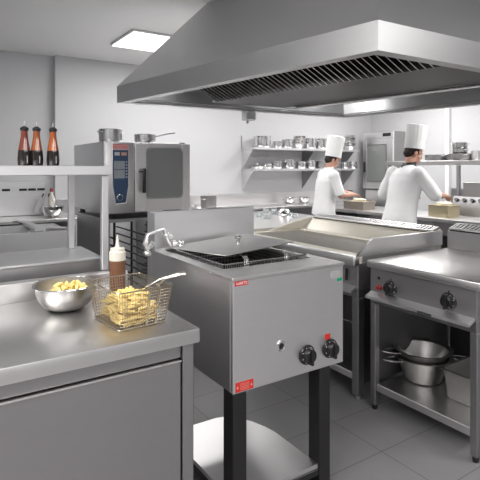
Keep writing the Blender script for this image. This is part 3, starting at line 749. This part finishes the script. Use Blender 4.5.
shelf_pan(277.5, U, 0.081, 0.112, 'small saucepan right of the left stockpot on the upper wall shelf', .11, -1.6)
shelf_pan(287, U, 0.092, 0.151, 'medium pot in the left middle of the upper wall shelf', 0, 1.57, name='stockpot')
nest(298, U, .105, .09, 4, 'leaning nest of pans mid upper wall shelf, %s of four', .042, 1)
shelf_pan(310, U, 0.103, 0.185, 'tall pot with rivets right of the leaning nest, upper wall shelf', 0, .8, name='stockpot')
shelf_pan(321.5, U, 0.113, 0.190, "tall pot just left of the first cook's hat, upper wall shelf", 0, .1, name='stockpot')
nest(350, U, .105, .075, 5, "nest of bowls at the right end of the upper wall shelf, %s of five", .050)
shelf_pan(257.5, Lw, .11, .04, 'shallow lidded pan at the left end of the lower wall shelf', 0, 1.2, lid=True, m=STEELTOP)
shelf_pan(267, Lw, .085, .08, 'low saucepan second from left on the lower wall shelf', 0, 1.57)
shelf_pan(276.5, Lw, .09, .12, 'saucepan third from left on the lower wall shelf', .12, -1.5)
shelf_pan(289, Lw, .095, .15, 'round pot in the middle of the lower wall shelf', 0, 0, name='stockpot')
shelf_pan(301, Lw, .085, .12, 'small pot right of the middle bracket on the lower wall shelf', 0, 1.57)
shelf_pan(311, Lw, .08, .14, "small tall pot near the first cook's neck on the lower wall shelf", 0, .3, name='stockpot')
shelf_pan(322, Lw, .11, .13, "dark deep pan behind the first cook's head on the lower wall shelf", .18, 2.6, m=STEELD)
shelf_pan(345, Lw, .06, .12, "narrow pot right of the first cook's face on the lower wall shelf", 0, .3, name='stockpot')
shelf_pan(353, Lw, .075, .13, 'tall pot at the right end of the lower wall shelf', 0, .7, name='stockpot')

# ================================================================ second oven in the far corner
t = thing('convection_oven', 'tall steel oven with glass door in the far corner between the two cooks', 'oven', (7.0, 5.72, 0))
MB().box(.02, .47, 0, .70, 1.10, 2.16, bev=.006).obj('body', STEELD, t)
MB().box(.0, .02, .0, .70, 2.04, 2.155, bev=.003).obj('control_panel', STEEL, t)
MB().box(-.004, 0, .06, .24, 2.07, 2.13, bev=.001).obj('display', BLACKP, t)
dd = MB(); dd.box(-.02, .018, .0, .14, 1.12, 2.035, bev=.004); dd.box(-.02, .018, .60, .70, 1.12, 2.035, bev=.004); dd.box(-.02, .018, .14, .60, 1.12, 1.24, bev=.002); dd.box(-.02, .018, .14, .60, 1.93, 2.035, bev=.002)
dd = dd.obj('door', STEEL, t)
M = Matrix(((0, 0, 1, 0), (1, 0, 0, 0), (0, 1, 0, 0), (0, 0, 0, 1)))
MB().prism(rnd(.15, .59, 1.25, 1.92, .05), 'x', -.024, -.021).obj('window_glass', GLASS, dd)
mb = MB(); mb.box(-.06, -.03, .625, .65, 1.42, 1.62, bev=.005); mb.tube([(-.02, .64, 1.60), (-.05, .64, 1.60)], .01, 8); mb.tube([(-.02, .64, 1.45), (-.05, .64, 1.45)], .01, 8); mb.obj('handle', BLACKP, dd)
mb = MB(); mb.box(.03, .46, .02, .68, .12, 1.09, bev=.004); mb.obj('stand_cabinet', STEEL, t)
for x in (.05, .40):
    for y in (.04, .62): MB().box(x, x+.04, y, y+.04, 0, .119, bev=.002).obj('leg', STEELD, t)
# ================================================================ the cooks' counter
CA = 5.15
t = thing('serving_counter', 'steel counter where the two cooks work, across the back right', 'counter', (CA, 1.6, 0))
MB().box(0, .85, 0, 4.05, .855, .90, bev=.004).obj('worktop', STEELTOP, t)
MB().box(.02, .82, .03, 4.02, .10, .14, bev=.003).obj('undershelf', STEELD, t)
MB().box(.78, .80, .03, 4.02, .141, .854, bev=.001).obj('back_sheet', STEELD, t)
for k in range(5):
    y = .01+k*.995
    MB().box(.02, .77, y, y+.035, .0, .854, bev=.003).obj('leg', STEELD, t)
for y0, y1 in ((.05, 1.0), (1.05, 1.99), (2.04, 2.99)):
    cpl = MB().box(.012, .5, y0, y1, .70, .853, bev=.003).obj('control_panel', STEELD, t)
    for k in range(4):
        yy = y0+.15+k*.2; mb = MB(); mb.lathe([(0, 0), (.022, 0), (.018, .02), (0, .022)], 14, M=Matrix.Translation((.012, yy, .78)) @ Matrix.Rotation(-PI/2, 4, 'Y')); mb.obj('knob', BLACKP if k % 2 else CHROME, cpl)
for y0, y1 in ((3.04, 3.5), (3.52, 3.97)):
    MB().box(.06, .6, y0, y1, .42, .44, bev=.002).obj('middle_shelf', STEEL, t)
t = thing('pass_shelf', 'raised steel shelf on posts above the cooks counter, right, holding pans', 'shelf', (CA+.78, 1.6, .90))
MB().box(-.0, .35, 0, 3.4, .64, .70, bev=.004).obj('shelf_board', STEELM, t)
yb = on_a(458.5, 180, CA+.80).y-1.6
for y in (.10, yb, 3.34): MB().box(.0, .045, y-.02, y+.02, .001, .639, bev=.003).obj('post', STEELD, t)
PZ = 1.6015; PA = CA+.96
def pp(u): return on_a(u, 160, PA)
p = pp(436.5); saucepan('left of two shallow frying pans on the pass shelf, beside the second cook', .155, .085, (PA, p.y, PZ), 1.2, 'pans on the pass shelf', 0, 'frying_pan', m=STEELD)
p = pp(460.5); saucepan('right of two shallow frying pans on the pass shelf, pots behind it', .165, .09, (PA, p.y, PZ), 1.0, 'pans on the pass shelf', 0, 'frying_pan', m=STEELD)
p = pp(476); saucepan('small tall pot at the right edge of the photo on the pass shelf', .055, .125, (PA, p.y, PZ), -1.5, 'pans on the pass shelf', .1, m=STEEL)
p = pp(460)
for k in range(3):
    saucepan('%s of three stacked shiny pots standing in the right frying pan' % ['bottom', 'middle', 'top'][k], .095, .076, (PA, p.y, PZ+.008+.0785*k), .4+k, 'stacked pots on the pass shelf', 0, 'stockpot')
t = thing('burner_range_panel', 'dark steel back panel with a row of black knobs on the far right counter', 'panel', (CA+.60, 1.7, .901))
y1 = on_a(463, 190, CA+.6).y-1.7
MB().box(0, .05, 0, y1, .24, .42, bev=.004).obj('panel_body', STEELD, t)
MB().prism([(-.05, 0), (-.05, .14), (-.01, .239), (.05, .239), (.05, 0)], 'y', 0, y1+.12).obj('base', STEELM, t)
for k in range(12):
    y = y1+.06-k*.105
    if y < .03: break
    M = Matrix.Translation((-.031, y, .19)) @ Matrix.Rotation(math.radians(-68), 4, 'Y')
    MB().lathe([(0, 0), (.026, 0), (.022, .03), (0, .032)], 14, M=M).obj('knob', BLACKP, t)

def tin(label, x, y, w, d, h, m, grp='tins'):
    t = thing('food_tin', label, 'tin', (x, y, .901), 0, 'tins on the cooks counter')
    mb = MB(); e = .012
    mb.box(0, w, 0, d, 0, .004, bev=0); mb.box(0, .004, 0, d, .004, h, bev=0); mb.box(w-.004, w, 0, d, .004, h, bev=0); mb.box(.004, w-.004, 0, .004, .004, h, bev=0); mb.box(.004, w-.004, d-.004, d, .004, h, bev=0)
    mb.box(-e, 0, -e, d+e, h-.004, h, bev=0); mb.box(w, w+e, -e, d+e, h-.004, h, bev=0); mb.box(0, w, -e, 0, h-.004, h, bev=0); mb.box(0, w, d, d+e, h-.004, h, bev=0)
    mb.obj('tin_body', m, t)
    f = MB(); f.box(.006, w-.006, .006, d-.006, .005, h-.008, bev=.01, seg=2); f.obj('filling', FOOD, t); return t
pa = on_z(430, 214, .9); pb = on_z(452, 212, .9)
tin('brassy tin in front of the second cook on the far counter', 5.32, 3.54, .24, .27, .14, BRASS)
tin('grey brown tin in front of the first cook on the far counter', 5.25, 4.82, .24, .38, .115, noisy(mat('tin_grey', (.40, .35, .31), .4, .6), (20, 20, 20), .1, .1))
p = on_z(384, 207, .9); saucepan('shallow black pan on the far counter between the two cooks', .14, .045, (5.40, 4.32, .901), 2.0, None, 0, 'frying_pan', m=STEELD)
p = on_z(472, 215, .9); t = thing('serving_bowl', 'steel bowl at the right edge of the photo on the far counter', 'bowl', (p.x+.06, p.y, .901)); MB().lathe(bowl_prof(.10, .085, base=.4), 28).obj('bowl_body', CHROME, t)
# bread dough under the hands
def lump(label, c, r):
    o = MB().ball((0, 0, 0), r, 20).obj('dough_piece', FOOD, None, loc=c); tag(o, label, 'food', 'dough on the tins')
lump('flat pale dough under the second cook hands on the brassy tin', (5.43, 3.66, 1.062), (.08, .10, .02))
lump('flat pale dough under the first cook hands on the grey tin', (5.37, 5.0, 1.038), (.08, .11, .02))

# ================================================================ extraction hood
P1, P2, P3, P4 = Vector((1.947, 1.687)), Vector((1.516, 4.386)), Vector((4.24, 4.20)), Vector((4.62, 1.60))
def H(s, t_, z):
    q = (P1*(1-s)+P4*s)*(1-t_)+(P2*(1-s)+P3*s)*t_; return Vector((q.x, q.y, z))
HZ = 2.10; FH = .155
hd = thing('extraction_hood', 'huge stainless extraction hood hanging from the ceiling over the cooking suite', 'hood', (0, 0, 0))
def rect(i, z, j=None): j = i if j is None else j; return [H(i, j, z), H(1-i, j, z), H(1-i, 1-j, z), H(i, 1-j, z)]
it = .20
mb = MB()
outer = [rect(0, HZ), rect(0, HZ+FH), rect(it, CZ-.003)]
inner = [rect(it+.01, CZ-.003), rect(.012, HZ+FH), rect(.012, HZ+.02), rect(.03, HZ+.02), rect(.03, HZ)]
mb.loft(outer+inner, False, True)
mb.obj('canopy', HOODM, hd, smooth=False)
mb = MB(); mb.loft([rect(.030, HZ+.028), rect(.055, HZ+.028), rect(.055, HZ+.024), rect(.030, HZ+.024)], False, True); mb.obj('gutter', STEELD, hd, smooth=False)
mb = MB(); q = [H(.014, .014, 2.50), H(.986, .014, 2.50), H(.986, .986, 2.50), H(.014, .986, 2.50)]
ZT2 = 2.46
mb.slab([H(.075, .075, ZT2), H(.925, .075, ZT2), H(.925, .925, ZT2), H(.075, .925, ZT2)], .004); mb.obj('plenum', STEELD, hd, smooth=False)
# sloped filters, leaning in from both long sides to a flat trough
s0, zt, s1, zb = .07, 2.44, .29, 2.13
fr = MB(); fr.slab([H(s1, .05, zb), H(.60, .05, zb), H(.60, .90, zb), H(s1, .90, zb)], .02)
fr.obj('trough', SHEET, hd, smooth=False)
NF = 6
for side in (0, 1):
    for k in range(NF):
        ta, tb_ = .07+.80*k/NF, .07+.80*(k+1)/NF-.0004
        def Q(f, g):   # f along the row, g down the slope
            s = (s0+(s1-s0)*g) if side == 0 else (1-.07-(.33)*g)
            return H(s, ta+(tb_-ta)*f, zt+(zb-zt)*g)
        fm_ = MB(); fm_.slab([Q(0, 0), Q(1, 0), Q(1, 1), Q(0, 1)], .004 if side else -.004)
        f_ = fm_.obj('grease_filter', FILTER, hd, smooth=False)
        mb = MB()
        nn = (Q(1, 0)-Q(0, 0)).cross(Q(0, 1)-Q(0, 0)).normalized()
        if nn.z > 0: nn = -nn
        for j in range(7):
            a, b = (j+.2)/7, (j+.72)/7
            pts = [Q(a, .04), Q(b, .04), Q(b, .96), Q(a, .96)]
            off = [p+nn*(.026 if i in (0, 3) else .004) for i, p in enumerate(pts)]
            mb.slab(off, .003)
        mb.obj('baffles', BAFF, f_, smooth=False)
# lamp strip along the trough, hanging cup, round lamps
mb = MB(); a, b = H(.62, .06, 0), H(.62, .90, 0); mb.slab([H(.575, .05, zb-.03), H(.598, .05, zb-.03), H(.598, .90, zb-.03), H(.575, .90, zb-.03)], .006); mb.obj('lamp_strip', mat('lamp_cover', (.85, .85, .85), .35, .2), hd, smooth=False)
c = H(.50, .985, HZ); mb = MB(); mb.box(c.x-.06, c.x+.06, c.y-.07, c.y+.03, HZ-.10, HZ+.0, bev=.006); mb.obj('grease_cup', STEELL, hd)
mb = MB(); mb.tube([c+Vector((0, 0, -.10)), c+Vector((0, 0, -.13))], .012, 8); mb.obj('drain_valve', STEELD, hd)

for s_, t_ in ((.11, .925), (.66, .93), (.86, .925)):
    c = H(s_, t_, 2.44); o = MB().lathe([(0, 0), (.045, 0), (.05, .015), (0, .016)], 20, c=tuple(c)).obj('hood_lamp', HLAMP, hd)
    l = bpy.data.lights.new('hood_glow', 'POINT'); l.energy = 4; l.shadow_soft_size = .04; q = bpy.data.objects.new('hood_glow', l); COL.objects.link(q); q.parent = hd; q.location = c-Vector((0, 0, .06))
# ================================================================ added ceiling lamps, put in only to light the room
def added_ceiling_lamp(x, y, w, d, power, label):
    t = thing('added_ceiling_lamp', label, 'lamp', (x, y, CZ-.03), 0, 'added ceiling lamp panels')
    mb = MB(); mb.box(-w/2-.02, w/2+.02, -d/2-.02, d/2+.02, .0, .029, bev=.003); mb.obj('frame', STEELL, t)
    MB().box(-w/2, w/2, -d/2, d/2, -.006, -.001, bev=0).obj('diffuser', ADDED_LAMP, t)
    l = bpy.data.lights.new('added_lamp_glow', 'AREA'); l.shape = 'RECTANGLE'; l.size = w; l.size_y = d; l.energy = power; l.color = (1, .985, .965)
    o = bpy.data.objects.new('added_lamp_glow', l); COL.objects.link(o); o.parent = t; o.location = (0, 0, -.012)
added_ceiling_lamp(-1.0, 1.8, 1.2, 1.0, 66, 'added ceiling lamp panel above the tank unit, left')
added_ceiling_lamp(-.9, .3, 1.2, 1.2, 38, 'added ceiling lamp panel left of the camera')
added_ceiling_lamp(.7, -1.2, 1.6, 1.2, 42, 'added ceiling lamp panel behind the camera')
added_ceiling_lamp(3.3, -.4, 1.6, .8, 34, 'added ceiling lamp panel in front of the hood, right')
added_ceiling_lamp(2.9, 5.3, 2.0, .7, 36, 'added ceiling lamp panel near the back wall')
added_ceiling_lamp(6.0, 5.0, 1.4, .9, 48, 'added ceiling lamp panel above the first cook counter')
added_ceiling_lamp(5.4, 2.4, 1.0, 1.2, 44, 'added ceiling lamp panel above the second cook counter')

# ================================================================ the cooks
def remeshed(mb, name, m, parent, voxel=.007, smooth=4, nz=0, nscale=9):
    me = mb.mesh('tmp', None); o = bpy.data.objects.new('tmp', me); COL.objects.link(o)
    r = o.modifiers.new('r', 'REMESH'); r.mode = 'VOXEL'; r.voxel_size = voxel
    if smooth: s = o.modifiers.new('s', 'SMOOTH'); s.iterations = smooth; s.factor = .5
    bpy.context.view_layer.update()
    me2 = bpy.data.meshes.new_from_object(o.evaluated_get(bpy.context.evaluated_depsgraph_get()))
    bpy.data.objects.remove(o); me2.name = name; me2.materials.clear(); me2.materials.append(m)
    if nz:
        for v in me2.vertices:
            n = noise.noise(Vector((v.co.x*nscale, v.co.y*nscale, v.co.z*nscale*.55)))+.5*noise.noise(Vector((v.co.x*nscale*2, v.co.y*nscale*2.3, v.co.z*nscale*1.1+7)))
            v.co += v.normal*n*nz
    for p in me2.polygons: p.use_smooth = True
    o2 = bpy.data.objects.new(name, me2); COL.objects.link(o2)
    if parent: o2.parent = parent
    return o2
def ell(cx, cy, z, rx, ry, n=28, pw=1.0, tilt=0):
    P = []
    for k in range(n):
        a = 2*PI*k/n; c, s = math.cos(a), math.sin(a)
        x = rx*math.copysign(abs(c)**pw, c); y = ry*math.copysign(abs(s)**pw, s); P.append((cx+x, cy+y, z+tilt*x))
    return P
def cook(label, loc, rz, scale, lean, arms, head_pitch, sleeve, hat_r, hat_h, neckerchief, yaw=0, name='person'):
    t = thing(name, label, 'person', loc, rz); t.scale = (scale,)*3
    LX = lambda z: lean*max(0, (z-.92))/.6
    # body
    b = MB()
    T = [(.82, .105, .155), (.90, .12, .168), (1.00, .108, .150), (1.10, .102, .140), (1.22, .115, .158), (1.34, .118, .175), (1.41, .100, .175), (1.455, .075, .125), (1.49, .058, .070), (1.53, .052, .055), (1.59, .052, .054)]
    b.loft([ell(LX(z), 0, z, rx, ry) for z, rx, ry in T])
    for s in (-1, 1):
        b.tube([(0, s*.085, .88), (.005, s*.09, .70), (.01, s*.095, .50), (-.005, s*.10, .28), (-.01, s*.105, .09)], [.092, .080, .058, .050, .038], 16)
        b.tube([(-.045, s*.105, .035), (.06, s*.11, .035), (.16, s*.12, .025)], [.036, .038, .026], 12); b.ball((-.01, s*.105, .07), .040, 12)
    hp = Vector((LX(1.60)+.045, 0, 1.635)); Rh = Matrix.Translation(hp) @ Matrix.Rotation(yaw, 4, 'Z') @ Matrix.Rotation(head_pitch, 4, 'Y')
    # head: skull, jaw, brow, nose, lips, ears (face looks to +x)
    b.ball((-.012, 0, .03), (.094, .075, .095), 24, Rh); b.ball((.025, 0, -.045), (.062, .056, .070), 20, Rh); b.ball((.052, 0, -.085), (.028, .030, .024), 12, Rh)
    b.ball((.072, 0, .022), (.016, .050, .012), 12, Rh)
    b.tube([Rh @ Vector((.080, 0, .015)), Rh @ Vector((.096, 0, -.018)), Rh @ Vector((.100, 0, -.030))], [.008, .011, .012], 10); b.ball((.088, 0, -.034), (.014, .017, .008), 10, Rh)
    b.ball((.080, 0, -.058), (.010, .022, .007), 10, Rh); b.ball((.078, 0, -.067), (.010, .019, .006), 10, Rh)
    for s in (-1, 1):
        b.ball((.050, s*.040, -.030), (.028, .020, .022), 10, Rh); b.ball((-.005, s*.078, -.012), (.020, .008, .032), 12, Rh)
    b.tube([(LX(1.5), 0, 1.48), tuple(hp+Vector((-.02, 0, -.03)))], [.058, .054], 16)
    J = MB(); JT = [(.86, .160, .215), (.92, .156, .213), (1.0, .146, .200), (1.10, .140, .192), (1.22, .148, .200), (1.34, .146, .207), (1.41, .124, .198), (1.455, .095, .150), (1.485, .072, .092), (1.505, .066, .074)]
    J.loft([ell(LX(z)-.004, 0, z, rx, ry) for z, rx, ry in JT])
    C = None
    for s, (sh, el, wr) in arms.items():
        sh, el, wr = Vector(sh), Vector(el), Vector(wr)
        f = (wr-el).normalized(); b.ball(sh, .058, 16)
        b.tube([sh, sh.lerp(el, .5), el, el.lerp(wr, .3), wr], [.052, .047, .038, .041, .026], 16); b.ball(el, .039, 14)
        side = f.cross(Vector((0, 0, 1))).normalized(); dn = side.cross(f).normalized()
        if dn.z > 0: dn = -dn
        # palm
        palm = [wr, wr+f*.03, wr+f*.06+dn*.004, wr+f*.088+dn*.012]
        rings = []
        for c, w, th in zip(palm, (.026, .036, .042, .040), (.019, .017, .015, .012)):
            rings.append([c+side*w*math.cos(2*PI*k/14)+dn*th*math.sin(2*PI*k/14) for k in range(14)])
        b.loft(rings)
        for j, ln in enumerate((.068, .078, .074, .058)):
            o_ = (j-1.5)*.0205*(-s)
            p0 = wr+f*.080+side*o_+dn*.010; a1 = .35; p = [p0]
            for seg, ang in ((.42, .30), (.32, .75), (.26, 1.15)):
                p.append(p[-1]+(f*math.cos(ang)+dn*math.sin(ang))*ln*seg)
            b.tube(p, [.0092, .0088, .0082, .007], 8); b.ball(p[-1], .007, 8)
        inn = side*(s)*1.0
        p0 = wr+f*.025+inn*.026+dn*.006
        p = [p0, p0+(f*.6+inn*.6+dn*.3).normalized()*.035, p0+(f*.6+inn*.6+dn*.3).normalized()*.035+(f*.9+dn*.45).normalized()*.030]
        b.tube(p, [.013, .011, .009], 8); b.ball(p[-1], .009, 8)
        # sleeve
        J.ball(sh, .080, 18)
        if sleeve <= 1: J.tube([sh, sh.lerp(el, .5), sh.lerp(el, sleeve)], [.074, .070, .068], 18)
        else:
            e2 = el.lerp(wr, sleeve-1); J.tube([sh, sh.lerp(el, .5), el, e2], [.078, .076, .072, .070], 18); J.ball(el, .071, 16)
    body = remeshed(b, 'body', SKIN, t, .0052, 3)
    remeshed(J, 'jacket', WHITE, t, .009, 5, .007, 7)
    mb = MB(); mb.loft([ell(LX(z)-.003, 0, z, rx, ry, 28, 1, .15) for z, rx, ry in ((1.488, .080, .088), (1.50, .074, .080), (1.535, .069, .073), (1.537, .060, .064), (1.49, .062, .066))], False, True)
    mb.obj('collar', BLACKM if neckerchief else WHITE, t)
    q = MB(); q.loft([ell(0, 0, z, rx, ry) for z, rx, ry in ((.80, .125, .172), (.90, .132, .180), (.97, .125, .170))])
    for s in (-1, 1): q.tube([(0, s*.085, .86), (.005, s*.092, .68), (.012, s*.097, .48), (-.0, s*.102, .28), (-.005, s*.106, .085)], [.105, .098, .082, .078, .074], 18)
    remeshed(q, 'trousers', TROUS, t, .010, 3)
    for s in (-1, 1):
        q = MB(); q.tube([(-.06, s*.105, .048), (.05, s*.11, .046), (.12, s*.115, .038), (.19, s*.122, .030)], [.038, .047, .045, .028], 14); q.ball((-.055, s*.105, .044), (.042, .042, .040), 14); q.ball((-.01, s*.105, .085), (.05, .048, .04), 14)
        sh_ = q.mesh('shoe', SHOE)
        for v in sh_.vertices: v.co.z = max(.0, v.co.z)
        o = bpy.data.objects.new('shoe', sh_); COL.objects.link(o); o.parent = t
    # hair: a cap over the back and sides of the skull, shorter at the nape
    hr = MB(); hr.ball((-.024, 0, .036), (.093, .0805, .096), 28, Rh)
    hr.ball((-.052, 0, -.020), (.060, .068, .056), 20, Rh)
    for s in (-1, 1): hr.ball((.014, s*.074, .006), (.014, .006, .028), 10, Rh)
    hm = remeshed(hr, 'hair', HAIR, t, .006, 1, .002, 60)
    for s in (-1, 1):
        e = MB().ball((.074, s*.029, .002), .0115, 14, Rh).obj('eye', EYEW, t); MB().ball((.0835, s*.029, .0), (.0035, .006, .006), 10, Rh).obj('iris', IRIS, e)
        MB().ball((.084, s*.030, .022), (.006, .017, .0035), 10, Rh).obj('eyebrow', HAIR, t)
    MB().ball((.0895, 0, -.0625), (.0035, .020, .006), 12, Rh).obj('lips', LIP, t)
    # toque
    hh = MB(); Rt = Rh @ Matrix.Translation((-.014, 0, .048)) @ Matrix.Rotation(math.radians(-2)-head_pitch*.55, 4, 'Y')
    rg = []
    n = 72
    for z, rr_ in ((0, .0), (.03, 0), (.06, .2), (.10, .8), (.16, 1.), (.22, 1.), (.26, .9), (hat_h, .7)):
        rbase = hat_r*(.97 if z < .05 else .97+.10*min(1, (z-.03)/.2))
        rg.append([Rt @ Vector(((rbase+(.0015*rr_ if k % 4 < 2 else -.001*rr_))*math.cos(2*PI*k/n)*1.04, (rbase+(.0015*rr_ if k % 4 < 2 else -.001*rr_))*math.sin(2*PI*k/n)*.94, z)) for k in range(n)])
    for z, q_ in ((hat_h+.010, .90), (hat_h+.012, .5), (hat_h+.004, .1)):
        rg.append([Rt @ Vector((hat_r*q_*math.cos(2*PI*k/n), hat_r*q_*.94*math.sin(2*PI*k/n), z)) for k in range(n)])
    hh.loft(rg); toque = hh.obj('chef_hat', HATM, t)
    mb = MB(); mb.loft([[Rt @ Vector((hat_r*rr2*math.cos(2*PI*k/48)*1.04, hat_r*rr2*math.sin(2*PI*k/48)*.94, z)) for k in range(48)] for rr2, z in ((.985, -.004), (1.0, -.004), (1.0, .052), (.985, .052))], False, True)
    mb.obj('hat_band', WHITE, toque)
    return t
cook('person in white jacket with dark collar and tall white hat, right of the corner oven', (4.45, 3.56, 0), math.radians(-8), 1.02, .15,
     {-1: ((.095, -.19, 1.41), (.22, -.29, 1.19), (.50, -.17, 1.165)), 1: ((.095, .19, 1.41), (.12, .37, 1.17), (.40, .27, 1.165))}, math.radians(20), 1.06, .104, .255, True, math.radians(-22))
cook('person in short sleeved white jacket and tall white hat, standing by the wall shelves', (4.72, 5.06, 0), math.radians(-18), .985, .08,
     {-1: ((.07, -.185, 1.415), (.14, -.245, 1.135), (.38, -.14, 1.145)), 1: ((.07, .185, 1.415), (.20, .27, 1.17), (.43, .13, 1.165))}, math.radians(26), .98, .112, .285, False, math.radians(-12))

# ================================================================ camera, world, output
cam = bpy.data.cameras.new('camera'); co = bpy.data.objects.new('camera', cam); COL.objects.link(co)
cam.sensor_width = 36; cam.lens = F/480*36; cam.shift_y = -(240-HV)/480; cam.clip_start = .05
co.location = (0, 0, CAMZ); co.rotation_euler = (PI/2, 0, YAW); sc.camera = co
w = bpy.data.worlds.new('world'); sc.world = w; w.use_nodes = True; w.node_tree.nodes['Background'].inputs[0].default_value = (.8, .85, .9, 1); w.node_tree.nodes['Background'].inputs[1].default_value = .3
sc.view_settings.view_transform = 'Standard'; sc.view_settings.look = 'None'; sc.view_settings.exposure = .23; sc.view_settings.gamma = 1; sc.view_settings.use_curve_mapping = False
